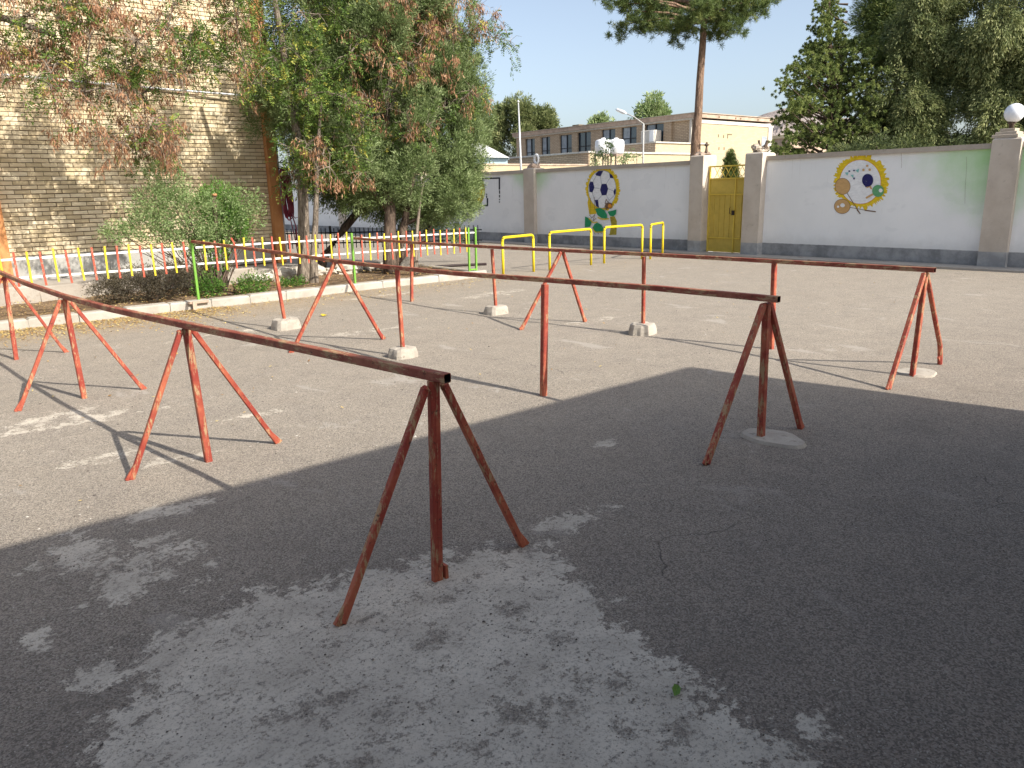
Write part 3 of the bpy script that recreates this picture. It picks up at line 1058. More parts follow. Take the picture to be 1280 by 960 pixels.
mats = [M['p_gold'], M['p_white'], M['p_navy'], M['p_seam'], M['p_green'], M['p_orange'], M['p_line'], M['p_olive']]
ball = [
    ('jag', 0, (368, 522, 152, 196, 0.12)),
    ('poly', 0, [(250, 585), (268, 600), (300, 560), (312, 735), (252, 742), (236, 640)]),
    ('poly', 7, [(428, 760), (470, 758), (488, 800), (484, 915), (418, 918), (436, 835)]),
    ('poly', 1, [(300, 770), (430, 770), (440, 830), (425, 912), (290, 905)]),
    ('ell', 3, (363, 525, 120, 163)), ('ell', 1, (363, 525, 117, 160)),
    ('poly', 2, [(345, 530), (358, 480), (400, 478), (414, 520), (400, 575), (360, 578)]),
    ('poly', 2, [(303, 395), (330, 370), (375, 365), (350, 415), (315, 408)]),
    ('poly', 2, [(425, 388), (448, 402), (462, 432), (430, 428)]),
    ('poly', 2, [(250, 490), (262, 458), (285, 462), (297, 510), (280, 553), (254, 547)]),
    ('poly', 2, [(474, 515), (480, 530), (478, 560), (468, 580), (460, 545)]),
    ('poly', 2, [(300, 618), (328, 615), (336, 682), (312, 668)]),
    ('line', 3, [(350, 415), (358, 480)], 3), ('line', 3, [(430, 428), (400, 478)], 3), ('line', 3, [(414, 520), (462, 540)], 3),
    ('line', 3, [(345, 520), (297, 512)], 3), ('line', 3, [(360, 578), (328, 615)], 3), ('line', 3, [(400, 575), (425, 620), (400, 660)], 3),
    ('line', 3, [(285, 462), (315, 408)], 3), ('line', 3, [(280, 553), (300, 618)], 3), ('line', 3, [(350, 415), (375, 365)], 3),
    ('line', 3, [(425, 620), (468, 580)], 3),
    ('poly', 6, [(395, 650), (432, 638), (452, 652), (445, 690), (400, 692), (385, 672)]),
    ('line', 6, [(400, 610), (390, 650), (420, 640), (400, 612)], 5),
    ('ell', 5, (432, 668, 17, 17)),
    ('poly', 4, [(305, 692), (345, 684), (385, 705), (408, 745), (408, 778), (360, 770), (325, 745)]),
    ('poly', 4, [(412, 716), (455, 708), (488, 698), (484, 738), (462, 758), (432, 752)]),
    ('poly', 4, [(220, 758), (255, 775), (278, 802), (262, 845), (218, 852)]),
    ('poly', 4, [(282, 858), (300, 825), (325, 810), (358, 828), (384, 866), (370, 886), (305, 890)]),
    ('line', 0, [(330, 768), (370, 782), (425, 778)], 9), ('line', 0, [(285, 862), (310, 893), (375, 890)], 8), ('line', 0, [(255, 775), (290, 812), (325, 805)], 8),
    ('line', 6, [(258, 745), (280, 770), (305, 740), (290, 795), (315, 775)], 4), ('line', 6, [(268, 600), (262, 735)], 3), ('line', 6, [(300, 590), (304, 700)], 3),
    ('line', 6, [(385, 680), (410, 700), (390, 705)], 4),
    ('line', 6, [(300, 895), (310, 912)], 3), ('line', 6, [(330, 893), (338, 908)], 3), ('line', 6, [(355, 890), (366, 904)], 3),
    ('line', 6, [(450, 765), (456, 800), (440, 790)], 3),
]
mural(wa, 'football_mural', 6.857, 700, 6.857, 160, ball, mats)['label'] = 'painted football above green shoes in a gold halo'
mats = [M['p_gold'], M['p_white'], M['p_orange'], M['p_tan'], M['p_line'], M['p_navy'], M['p_leaf'], M['p_teal']]
rk = [
    ('jag', 0, (540, 452, 345, 350, 0.16)),
    ('ell', 2, (532, 455, 252, 270)), ('ell', 1, (532, 455, 245, 263)),
    ('ell', 4, (321, 508, 94, 100)), ('ell', 3, (321, 508, 89, 95)),
    ('ell', 4, (316, 748, 98, 90)), ('ell', 3, (316, 748, 93, 85)),
    ('line', 4, [(375, 590), (470, 740), (530, 832)], 8), ('line', 4, [(408, 760), (600, 795)], 6), ('line', 4, [(590, 795), (716, 812)], 13),
    ('line', 4, [(495, 790), (532, 835)], 12),
    ('poly', 3, [(600, 515), (655, 490), (680, 545), (655, 540), (645, 515), (615, 530)]),
    ('line', 3, [(690, 600), (608, 645)], 22),
    ('ell', 5, (623, 435, 67, 77)), ('poly', 5, [(575, 480), (600, 520), (640, 500), (670, 470)]),
    ('ell', 6, (748, 563, 70, 72)), ('ell', 1, (780, 557, 23, 23)),
    ('poly', 7, [(350, 345), (395, 340), (380, 378)]), ('poly', 7, [(478, 320), (522, 295), (512, 345)]), ('poly', 7, [(418, 372), (455, 370), (452, 408)]),
    ('ell', 5, (405, 325, 12, 9)), ('ell', 5, (461, 318, 12, 8)), ('ell', 5, (462, 414, 10, 12)),
    ('ell', 3, (575, 310, 15, 15)), ('ell', 3, (620, 262, 15, 13)), ('ell', 3, (650, 308, 15, 15)),
    ('ell', 1, (325, 735, 28, 24)), ('ell', 1, (272, 752, 14, 14)),
]
mural(wb, 'racket_mural', 9.6, 1020, 9.6, 180, rk, mats)['label'] = 'painted tennis and badminton rackets in a gold ring'
cr = [('line', 0, [(0, 0), (-4, 60), (2, 120), (-2, 190)], 2.2)]
mural(wb, 'crack', 9.6, 1127, 9.6, 190, cr, [M['p_line']])
cr = [('line', 0, [(0, 0), (3, 120), (-6, 260), (-14, 380), (-18, 560)], 2.0)]
mural(wb, 'crack', 9.6, 1208, 9.6, 196, cr, [M['p_line']])
mats = [M['p_olive'], M['p_black'], M['p_gold'], M['p_blue']]
ln = [('ell', 0, (118, 468, 92, 150)), ('ell', 2, (112, 468, 70, 125)), ('ell', 0, (106, 468, 52, 98)), ('ell', 2, (104, 468, 30, 60)),
      ('line', 1, [(190, 346), (355, 340), (355, 452)], 14)]
for (a, b) in ((462, 498), (508, 535), (548, 562), (574, 586)):
    ln.append(('line', 1, [(356, a + 4), (357, b - 4)], 11))
ln += [('line', 1, [(236, 545), (236, 615), (188, 616)], 14)]
for (a, b) in ((500, 508), (518, 536)):
    ln.append(('line', 1, [(228, a), (228, b)], 9))
for k in range(7):
    xx = 60 + k * 17
    ln.append(('line', 0, [(xx, 610), (xx - 4, 640 + random.random() * 90)], 3))
ln += [('poly', 3, [(-400, 660), (-290, 640), (-235, 690), (-245, 905), (-390, 900)]), ('poly', 2, [(-270, 600), (-190, 610), (-200, 800), (-262, 760)])]
mural(wa, 'net_mural', 8, 580, 8, 180, ln, mats)['label'] = 'gold oval with a broken black line beside it'

# pillar finials ------------------------------------------------------
t = thing('globe_lamp', 'white globe lamp on a stepped brick base, on the pillar at right', 'lamp', (16.1, 5.16, 2.33))
mb = MB()
for k, (h, s) in enumerate(((0.055, 0.21), (0.05, 0.17), (0.05, 0.12))):
    z0 = 2.332 + k * 0.056
    mb.rbox(16.1 - s, 16.1 + s, 5.16 - s, 5.16 + s, z0, z0 + h, 0.008, 0.004)
mb.build('base', M['cap'], t)
MB().lathe((16.1, 5.14, 2.50), [(0.045, 0), (0.045, 0.06), (0.07, 0.08), (0.075, 0.11)], 16).build('lamp_holder', M['bark_brown'], t, smooth=True)
prof = [(0.165 * math.sin(a), -0.165 * math.cos(a)) for a in np.linspace(0.35, PI - 0.01, 16)]
MB().lathe((16.1, 5.12, 2.755), prof, 28).build('globe', M['globe'], t, smooth=True)
t = thing('broken_lamp', 'broken lamp stub with a white ring on the wall pillar beside the football mural', 'lamp', (16.1, 18.1, 2.3))
MB().lump((16.1, 18.1, 2.33), 0.2, 0.2, 0.13, 3, 0.5, 12, 7, zmin=2.29).build('base', M['roof_edge'], t)
mb = MB()
pts = [(16.05, 17.93 + 0.09 * math.cos(a), 2.56 + 0.13 * math.sin(a)) for a in np.linspace(0, 2 * PI, 19)]
mb.tube(pts, 0.035, 8)
mb.build('ring', M['white_plastic'], t, smooth=True)
MB().tube([(16.1, 18.1, 2.38), (16.08, 18.0, 2.55)], [0.05, 0.03], 8).build('stem', M['cable'], t)
t = thing('lamp_stub', 'rusty bare lamp stem on the pillar left of the yellow gate', 'lamp', (16.1, 11.8, 2.36))
MB().lump((16.12, 11.84, 2.37), 0.22, 0.2, 0.08, 5, 0.6, 12, 7, zmin=2.345).build('base', M['roof_edge'], t)
MB().lathe((16.1, 11.72, 2.38), [(0.06, 0), (0.035, 0.07), (0.022, 0.18), (0.03, 0.2), (0.085, 0.22), (0.03, 0.25), (0.02, 0.29)], 12).build('stem', M['bark_brown'], t, smooth=True)
t = thing('crumbled_finial', 'crumbled brick finial on the pillar right of the yellow gate', 'finial', (16.1, 10.2, 2.34))
for k in range(7):
    MB().lump((16.1 + random.uniform(-0.1, 0.1), 10.2 + random.uniform(-0.17, 0.17), 2.37 + 0.035 * (k % 4) + (0.05 if k == 5 else 0)), 0.12 - 0.008 * k, 0.10, 0.06, 11 + k, 0.6, 9, 6, freq=2.2).build('rubble', M['cap'], t)
MB().tube([(16.1, 10.1, 2.45), (16.1, 10.06, 2.60)], [0.035, 0.03], 7).build('stub', M['bark_brown'], t)
MB().tube([(16.1, 10.24, 2.45), (16.1, 10.28, 2.62)], [0.03, 0.025], 7).build('stub', M['bark_brown'], t)

# gate ---------------------------------------------------------------
t = thing('metal_gate', 'yellow sheet metal gate between two plaster pillars', 'gate', (16.05, 11.07, 0))
gx0 = 16.04
ya, yb = 10.44, 11.56
mid = 10.80
MB().box(gx0 + 0.012, gx0 + 0.018, ya + 0.03, yb - 0.03, 0.05, 1.80).build('sheet', M['gate'], t)
for (a, b) in ((ya, ya + 0.04), (yb - 0.04, yb), (mid - 0.022, mid + 0.022)):
    top = 2.10 if a != mid - 0.022 else 1.80
    MB().bar((gx0, (a + b) / 2, 0.03), (gx0, (a + b) / 2, top), b - a, 0.04).build('stile', M['gate_frame'], t)
for z in (0.06, 0.38, 1.42, 1.79, 2.08):
    MB().bar((gx0, ya + 0.041, z), (gx0, yb - 0.041, z), 0.032, 0.034).build('rail', M['gate_frame'], t)
for y in (10.62, 10.95, 11.10, 11.25, 11.40):
    MB().box(gx0 - 0.006, gx0 + 0.010, y - 0.014, y + 0.014, 0.40, 1.40).build('rib', M['gate'], t)
k = 0
for y in np.arange(ya + 0.05, yb - 0.15, 0.155):
    MB().bar((gx0 + 0.002 + 0.004 * (k % 2), y, 1.81), (gx0 + 0.002, y + 0.15, 2.06), 0.010, 0.010).build('lattice_bar', M['gate_frame'], t)
    MB().bar((gx0 + 0.016, y + 0.15, 1.81), (gx0 + 0.016, y, 2.06), 0.010, 0.010).build('lattice_bar', M['gate_frame'], t)
    k += 1
MB().box(gx0 - 0.05, gx0 - 0.02, mid - 0.02, mid + 0.05, 0.93, 1.04).build('latch', M['cable'], t)
MB().tube([(gx0 - 0.03, mid + 0.09, 1.12), (gx0 - 0.07, mid + 0.09, 1.1), (gx0 - 0.07, mid + 0.09, 0.98), (gx0 - 0.03, mid + 0.09, 0.96)], 0.008, 6).build('handle', M['cable'], t)

# ================================================================== HANDRAILS
def footing(t, x, y, w, d, h, seed):
    """roughly cast block: irregular outline, sloping sides, slumped top edge"""
    mb = MB(); n_ = 20
    rings = []
    for (f, z) in ((1.04, -0.02), (1.0, h * 0.35), (0.94, h * 0.72), (0.86, h * 0.95), (0.70, h), (0.3, h * 1.02)):
        ring = []
        for i in range(n_):
            a = 2 * PI * i / n_
            ca, sa = math.cos(a), math.sin(a)
            k = 1.0 / (abs(ca) ** 3.2 + abs(sa) ** 3.2) ** (1 / 3.2)
            k *= 1 + 0.13 * mnoise.noise(Vector((ca * 1.7, sa * 1.7, seed))) + 0.06 * mnoise.noise(Vector((ca * 5, sa * 5, seed + z * 30)))
            zz = z + (0.014 * mnoise.noise(Vector((ca * 3, sa * 3, seed + 9))) if z > 0 else 0)
            ring.append((x + w / 2 * f * k * ca, y + d / 2 * f * k * sa, zz))
        rings.append(ring)
    vs = [p for r_ in rings for p in r_]
    fs = []
    for j in range(len(rings) - 1):
        fs += [(j * n_ + i, j * n_ + (i + 1) % n_, (j + 1) * n_ + (i + 1) % n_, (j + 1) * n_ + i) for i in range(n_)]
    fs.append(tuple((len(rings) - 1) * n_ + i for i in range(n_)))
    mb.add(vs, fs)
    return mb.build('footing', M['footing'], t)


def pad(t, x, y, rx, ry, h, seed):
    mb = MB(); n_ = 22
    top, low = [], []
    for i in range(n_):
        a = 2 * PI * i / n_
        k = 1 + 0.28 * mnoise.noise(Vector((math.cos(a) * 1.5, math.sin(a) * 1.5, seed)))
        low.append((x + rx * k * math.cos(a), y + ry * k * math.sin(a), -0.02))
        top.append((x + rx * k * 0.88 * math.cos(a), y + ry * k * 0.88 * math.sin(a), h))
    mb.add(low + top + [(x, y, h + 0.006)], [(i, (i + 1) % n_, n_ + (i + 1) % n_, n_ + i) for i in range(n_)] + [(n_ + i, n_ + (i + 1) % n_, 2 * n_) for i in range(n_)])
    return mb.build('footing', M['footing'], t)


def foot_bit(mb, p, s=0.03):
    mb.lump((p[0], p[1], 0.012), s, s, 0.02, p[0] * 7, 0.5, 7, 5)


def handrail(label, line, posts, braces, group, footings=(), pads=(), w=0.039, bw_=0.030):
    t = thing('handrail', label, 'rail', (line[0][0], line[0][1], 0), group)
    for i, (a, b) in enumerate(zip(line[:-1], line[1:])):
        pass
    # one continuous bent tube
    mb = MB()
    n_ = len(line)
    c = w * 0.1
    prof = [(w / 2 - c, -w / 2), (w / 2, -w / 2 + c), (w / 2, w / 2 - c), (w / 2 - c, w / 2), (-w / 2 + c, w / 2), (-w / 2, w / 2 - c), (-w / 2, -w / 2 + c), (-w / 2 + c, -w / 2)]
    vs = []
    for i, p in enumerate(line):
        d = (Vector(line[min(i + 1, n_ - 1)]) - Vector(line[max(i - 1, 0)])).normalized()
        a = d.cross(Vector((0, 0, 1))).normalized(); b = a.cross(d).normalized()
        vs += [Vector(p) + a * x + b * y for x, y in prof]
    fs = []
    for i in range(n_ - 1):
        fs += [(i * 8 + k, i * 8 + (k + 1) % 8, i * 8 + 8 + (k + 1) % 8, i * 8 + 8 + k) for k in range(8)]
    fs.append(tuple((n_ - 1) * 8 + k for k in range(8)))
    mb.add(vs, fs, 0)
    # open near end: lip and dark inside
    d = (Vector(line[1]) - Vector(line[0])).normalized(); a = d.cross(Vector((0, 0, 1))).normalized(); b = a.cross(d).normalized()
    kk = 0.86
    o0 = [Vector(line[0]) + a * x + b * y for x, y in prof]
    i0 = [Vector(line[0]) + a * x * kk + b * y * kk for x, y in prof]
    i1 = [p + d * 0.15 for p in i0]
    mb.add(o0 + i0, [(k, 8 + k, 8 + (k + 1) % 8, (k + 1) % 8) for k in range(8)], 0)
    mb.add(i0 + i1, [(k, 8 + k, 8 + (k + 1) % 8, (k + 1) % 8) for k in range(8)] + [tuple(range(8, 16))], 1)
    mb.build('top_rail', [M['red_top'], M['dark']], t)
    for (x, y, tx, ty, tz, pw, dbl) in posts:
        mb = MB()
        z0 = 0.0
        if dbl:
            d2 = pw * 0.52
            mb.bar((x - d2 * 0.8, y + d2 * 0.1, z0 - 0.02), (tx - d2 * 0.8, ty + d2 * 0.1, tz), pw, pw, (0, 1, 0))
            mb.bar((x + d2 * 0.3, y + 0.002, z0 - 0.02), (tx + d2 * 0.3, ty + 0.002, tz + 0.001), pw * 0.9, pw * 0.9 + 0.008, (0, 1, 0))
            mb.box(x + 0.028, x + 0.042, y - 0.02, y + 0.02, 0.0, 0.06)
        else:
            mb.bar((x, y, z0 - 0.02), (tx, ty, tz), pw, pw, (0, 1, 0))
        mb.build('post', M['red'], t)
    for (bx_, by_, tx, ty, tz, bend) in braces:
        mb = MB()
        P0 = Vector((bx_, by_, 0.0)); P1 = Vector((tx, ty, tz))
        d = (P1 - P0)
        if bend:
            q = P0 + d * 0.22 + Vector((bend * 0.06, 0, -0.0))
            q2 = P0 + d * 0.5 + Vector((bend * 0.035, 0, 0))
            mb.tube([P0, P0 + d * 0.1 + Vector((bend * 0.035, 0, 0)), q, q2, P1], 0.021, 8)
        else:
            mb.bar(P0 + Vector((0, 0, 0.004)), P1, bw_, bw_, (0, 1, 0))
        mb.lump(P1 - d.normalized() * 0.004, 0.021, 0.021, 0.016, tx * 3, 0.6, 7, 5, freq=3)
        # hammered-flat foot
        e = d.normalized()
        s = 1 if d.x > 0 else -1
        mb.bar(P0 + Vector((-s * 0.022, 0, 0.0)), P0 + e * 0.09, bw_ + 0.004, 0.018, (0, 1, 0))
        mb.build('brace', M['red'], t)
    for k, (x, y, ww, dd, hh) in enumerate(footings):
        footing(t, x, y, ww, dd, hh, 3 + k * 1.7 + x)
    for k, (x, y, rx, ry, hh) in enumerate(pads):
        pad(t, x, y, rx, ry, hh, 1.3 + x)
    return t
G = 'long red handrails standing across the yard'
zc = 0.895
z1 = zc - 0.026
l1 = [(1.635, 2.37, 0.897), (1.50, 3.4, 0.893), (1.34, 4.6, 0.883), (1.20, 5.9, 0.870), (1.115, 7.0, 0.868), (1.03, 8.2, 0.886), (0.985, 9.4, 0.905), (0.97, 10.1, 0.915)]
def brs(bl, y, tx, tz=0.84, off=0.035):
    out = []
    for (bx_, by_, s) in bl:
        out.append((bx_, by_, tx + off * s, y, tz, 0))
    return out
handrail('nearest worn red handrail on tripod legs, its open end towards the camera', l1,
         [(1.60, 2.46, 1.62, 2.44, z1 + 0.01, 0.029, True), (1.38, 4.68, 1.345, 4.66, 0.857, 0.042, False), (1.14, 7.04, 1.115, 7.02, 0.842, 0.042, False), (0.95, 9.38, 0.985, 9.38, 0.88, 0.042, False)],
         brs([(1.13, 2.43, -1), (2.07, 2.45, 1)], 2.44, 1.62, 0.855, 0.045) + brs([(0.93, 4.68, -1), (1.85, 4.73, 1)], 4.66, 1.345, 0.845) +
         brs([(0.66, 6.97, -1), (1.59, 6.99, 1)], 7.02, 1.115, 0.83) + brs([(0.5, 9.4, -1), (1.42, 9.42, 1)], 9.38, 0.985, 0.86), G)
l2 = [(4.18, 2.47, 0.925), (4.16, 3.4, 0.922), (4.05, 4.4, 0.918), (3.96, 5.5, 0.905), (3.93, 6.5, 0.90), (3.76, 7.4, 0.93), (3.72, 9.0, 0.965), (3.665, 11.84, 1.0)]
handrail('middle worn red handrail, one end on a flat white concrete pad', l2,
         [(4.22, 2.56, 4.18, 2.55, 0.895, 0.042, False), (3.93, 4.35, 3.99, 4.38, 0.89, 0.048, False), (3.94, 6.48, 3.93, 6.48, 0.88, 0.038, False), (3.80, 9.01, 3.72, 9.01, 0.94, 0.038, False)],
         [(3.58, 2.52, 4.14, 2.55, 0.885, 0), (4.59, 2.49, 4.21, 2.55, 0.89, 0), (3.21, 7.53, 3.75, 7.45, 0.91, 0), (4.29, 7.48, 3.80, 7.45, 0.91, 0)], G, bw_=0.035, footings=
         [(3.94, 6.48, 0.27, 0.24, 0.10), (3.80, 9.01, 0.34, 0.26, 0.13)], pads=[(4.28, 2.50, 0.17, 0.22, 0.018)])
l3 = [(6.62, 2.53, 0.895), (6.93, 4.07, 0.868), (6.50, 5.54, 0.892), (6.27, 6.65, 0.905), (6.30, 7.95, 0.90), (6.27, 9.87, 0.895), (6.39, 11.84, 0.895)]
l3 = [(6.62, 2.53, 0.897), (6.72, 4.07, 0.882), (6.56, 5.54, 0.894), (6.36, 6.65, 0.902), (6.30, 7.95, 0.896), (6.28, 9.87, 0.893), (6.37, 11.84, 0.893)]
handrail('farthest worn red handrail, nearest to the painted wall, with one bent end leg', l3,
         [(6.58, 2.60, 6.62, 2.60, 0.872, 0.040, False), (6.77, 4.05, 6.73, 4.05, 0.86, 0.045, False), (6.55, 5.54, 6.54, 5.54, 0.87, 0.036, False), (6.34, 7.95, 6.30, 7.95, 0.87, 0.036, False), (6.21, 9.87, 6.27, 9.87, 0.87, 0.042, False)],
         [(6.0, 2.54, 6.59, 2.60, 0.865, 0), (7.2, 2.62, 6.64, 2.60, 0.865, 1), (5.77, 6.76, 6.33, 6.66, 0.88, 0), (6.68, 6.60, 6.37, 6.66, 0.88, 0)], G, bw_=0.035, footings=
         [(6.54, 5.54, 0.30, 0.26, 0.12), (6.34, 7.95, 0.32, 0.26, 0.11)], pads=[(6.72, 2.62, 0.2, 0.16, 0.012)])

# ================================================================== PICKET FENCE ON THE KERB
FY = 11.86
F = thing('picket_fence', 'low fence of red and yellow pickets on white rails along the planter kerb', 'fence', (3.65, FY, 0.12))
xs0 = [0.46, 0.61, 0.77, 0.92, 1.07] + [1.23 + 0.1545 * i for i in range(16)]
xs = xs0 + [3.83, 3.99, 4.14, 4.29, 4.44, 4.59, 4.74, 4.89, 5.04, 5.19, 5.34, 5.49, 5.63, 5.77, 5.92, 6.06, 6.21] + [6.50 + 0.15 * i for i in range(16)]
for i, x in enumerate(xs):
    nm = 'pk_yellow' if i % 2 == 1 else 'pk_red'
    lean = random.uniform(-0.014, 0.014)
    dz = random.uniform(-0.018, 0.018)
    x += random.uniform(-0.007, 0.007) if abs(x - 4.29) > 0.01 else 0
    top = 1.00 if x < 6.3 else 0.955
    low = 0.55 if x < 6.3 else 0.49
    mb = MB()
    if abs(x - 4.29) < 0.001:
        mb.bar((x, FY - 0.03, low), (x, FY - 0.03, 0.93), 0.026, 0.010, (0, 1, 0))
        mb.bar((x, FY - 0.03, 0.931), (x - 0.04, FY - 0.035, 1.02), 0.026, 0.010, (0, 1, 0))
    else:
        mb.bar((x + lean * 0.3, FY - 0.03, low + dz), (x - lean, FY - 0.03 + random.uniform(-0.006, 0.006), top + dz), 0.026, 0.012, (0, 1, 0))
    o = mb.build('picket', M[nm], F)
    if nm == 'pk_yellow':
        o['label'] = 'yellow picket'
for (x0, x1, za, zb, zc_, zd) in ((0.2, 3.60, 0.90, 0.90, 0.66, 0.64), (3.71, 6.29, 0.905, 0.895, 0.66, 0.64), (6.37, 8.80, 0.885, 0.86, 0.645, 0.62)):
    MB().bar((x0, FY, za), (x1, FY, zb), 0.020, 0.030).build('rail', M['fence_white'], F)
    MB().bar((x0, FY, zc_), (x1, FY, zd), 0.020, 0.030).build('rail', M['fence_white'], F)
MB().bar((8.86, FY, 0.858), (8.97, FY, 0.856), 0.02, 0.026).build('rail', M['fence_white'], F)
for (xb, xt, zt) in ((0.93, 0.98, 0.9), (3.66, 3.66, 1.02), (6.33, 6.33, 0.985), (8.82, 8.83, 0.96), (8.99, 9.0, 0.96)):
    MB().bar((xb, FY, 0.10), (xt, FY, zt), 0.036, 0.036, (0, 1, 0)).build('post', M['fence_green'], F)
MB().bar((8.845, FY, 0.15), (8.97, FY, 0.15), 0.026, 0.03).build('post_tie', M['fence_green'], F)
# rusty hinge and tie at the foot of the middle post
mb = MB(); mb.box(3.45, 3.75, 11.66, 11.715, 0.095, 0.125).box(3.50, 3.56, 11.64, 11.658, -0.01, 0.13)
mb.build('anchor_plate', M['roof_edge'], F)

# black fence behind the trees
Bf = thing('iron_fence', 'low black iron picket fence behind the tree trunks', 'fence', (9.5, 15.7, 0))
pa, pb = Vector((7.3, 17.95, 0)), Vector((11.0, 14.25, 0))
L = (pb - pa).length
d = (pb - pa).normalized()
k = 0
s = 0.0
while s < L:
    p = pa + d * s
    MB().bar((p.x, p.y, 0.40), (p.x, p.y, 0.87), 0.018, 0.018, (0, 1, 0)).build('picket', M['fence_black'], Bf)
    s += 0.105
for z in (0.52, 0.76):
    a, b = pa + Vector((0.02, 0.02, z)), pb + Vector((0.02, 0.02, z))
    MB().bar(a, b, 0.02, 0.03).build('rail', M['fence_black'], Bf)
for f in (0.0, 0.30, 0.62):
    p = pa + d * (L * f) + Vector((0.045, 0.045, 0))
    MB().bar((p.x, p.y, -0.02), (p.x, p.y, 0.92), 0.045, 0.045, (0, 1, 0)).build('post', M['fence_black'], Bf)

# ================================================================== YELLOW HURDLES
def hurdle(label, a, b, h):
    t = thing('hurdle', label, 'hurdle', ((a[0] + b[0]) / 2, (a[1] + b[1]) / 2, 0), 'yellow tube hurdles set in the yard')
    a = Vector((a[0], a[1], 0)); b = Vector((b[0], b[1], 0))
    d = (b - a).normalized(); r = 0.07
    mb = MB()
    pts = [a + Vector((0, 0, h - r))]
    for k in range(1, 6):
        th = PI / 2 * k / 5
        pts.append(a + d * (r - r * math.cos(th)) + Vector((0, 0, h - r + r * math.sin(th))))
    for k in range(0, 6):
        th = PI / 2 * k / 5
        pts.append(b - d * (r - r * math.sin(th)) + Vector((0, 0, h - r + r * math.cos(th))))
    mb.tube(pts, 0.027, 12)
    mb.build('crossbar', M['yellow'], t, smooth=True)
    for p in (a, b):
        MB().tube([p + Vector((0, 0, -0.03)), p + Vector((0, 0, h - r))], 0.0268, 12).build('leg', M['yellow'], t, smooth=True)
hurdle('leftmost yellow tube hurdle, nearest to the green fence posts', (9.32, 11.43), (10.28, 11.62), 0.75)
hurdle('second yellow tube hurdle from the left, below the football mural', (10.70, 11.59), (12.07, 11.73), 0.775)
hurdle('third yellow tube hurdle from the left, partly over the mural\'s right side', (12.51, 11.75), (13.75, 11.71), 0.79)
hurdle('narrow yellow tube hurdle at right, nearest to the gate', (13.86, 11.55), (14.87, 12.01), 0.79)

# ================================================================== TREES IN THE PLANTER
def compound(P, Dn, npair, rl, ll, lw):
    """pinnate leaves: rachis base P, direction Dn -> quads of leaflets"""
    n_ = len(P)
    Dn = unit(Dn)
    up = unit(rng.normal(size=(n_, 3)) * 0.5 + np.array([0, 0, 1.0]))
    S = unit(np.cross(Dn, up))
    out, grp = [], []
    for k in range(npair):
        f = (k + 0.8) / npair
        c = P + Dn * (rl * f) - np.array([0, 0, 1.0]) * rl * 0.28 * f * f
        for sg in (-1, 1):
            d2 = unit(S * sg + Dn * 0.45 + rng.normal(size=(n_, 3)) * 0.16)
            out.append(leaf_quads(c, d2, ll, lw)); grp.append(np.arange(n_))
    c = P + Dn * rl - np.array([0, 0, 1.0]) * rl * 0.28
    out.append(leaf_quads(c, Dn, ll, lw)); grp.append(np.arange(n_))
    return np.concatenate(out), np.concatenate(grp)


def locust(name, label, trunk, rtr, targets, loc, kinds, rt=0.0035, first=None, bark='bark_grey', extra=None, group=None):
    t = thing(name, label, 'tree', loc, group)
    sk = Skel(trunk, 0.10, 0.16)
    sk.grow([x[:3] for x in targets], first)
    sk.radii(rt, 2.35, rtr)
    mb = MB()
    sk.mesh(mb, 9)
    mb.build('trunk', M[bark], t, smooth=True)
    if extra:
        for e in extra:
            MB().tube(e[0], e[1], 8).build('limb', M[bark], t, smooth=True)
    tw = MB()
    LP, LD, PP, PD = [], [], [], []
    tl = {tuple(np.round(x[:3], 4)): x[3] for x in targets}
    order = sorted(targets, key=lambda x: (Vector(x[:3]) - Vector(trunk[-1])).length * 0.6 + (Vector(x[:3]) - Vector(trunk[0])).length * 0.4)
    for tip, x in zip(sk.tips, order):
        base = sk.P[tip]
        par = sk.P[sk.par[tip]]
        d0 = Vector(base) - Vector(par)
        if d0.length > 0:
            d0.normalize()
        ends = []
        leafy, poddy, ntw = kinds[x[3]]
        twigs(tw, base, ntw, 0.34, 0.0042, 0.25, ends, 0.9, d0 * 0.5)
        mid = sk.P[sk.par[sk.par[tip]]] if sk.par[sk.par[tip]] >= 0 else par
        twigs(tw, par, ntw // 3, 0.28, 0.004, 0.2, ends, 1.0)
        ends = ends or [(Vector(base), Vector(base))]
        for _ in range(int(leafy)):
            m, e = random.choice(ends)
            p = m.lerp(e, random.random())
            LP.append(p); LD.append(Vector(rng.normal(size=3)) * 0.7 + (e - m).normalized() * 0.6 + Vector((0, 0, -0.15)))
        cl = int(poddy)
        while cl > 0:
            m, e = random.choice(ends)
            c = m.lerp(e, random.random())
            for _ in range(13):
                PP.append(Vector(c) + Vector(rng.normal(size=3)) * 0.04 + Vector((0, 0, -random.random() * 0.10)))
                PD.append(Vector(rng.normal(size=3)) * 0.38 + Vector((0, 0, -1)))
            cl -= 13
    tw.build('twigs', M['twig'], t, kind='stuff')
    if LP:
        LP = np.array([tuple(p) for p in LP]); LD = np.array([tuple(p) for p in LD])
        Q, g = compound(LP, LD, 6, 0.18, 0.046, 0.022)
        tt = np.clip(rng.normal(0.45, 0.25, len(LP)), 0, 1)
        tt = np.where(rng.random(len(LP)) < 0.05, 1.0, tt)
        quads('crown', Q, np.clip(tt[g] + rng.normal(0, 0.08, len(g)), 0, 1), M['leaf_locust'], t)
    if PP:
        PP = np.array([tuple(p) for p in PP]); PD = np.array([tuple(p) for p in PD])
        Q = leaf_quads(PP, PD, rng.uniform(0.06, 0.115, len(PP)), 0.018)
        quads('seed_pods', Q, rng.random(len(PP)), M['pod'], t, kind='stuff')
    return t


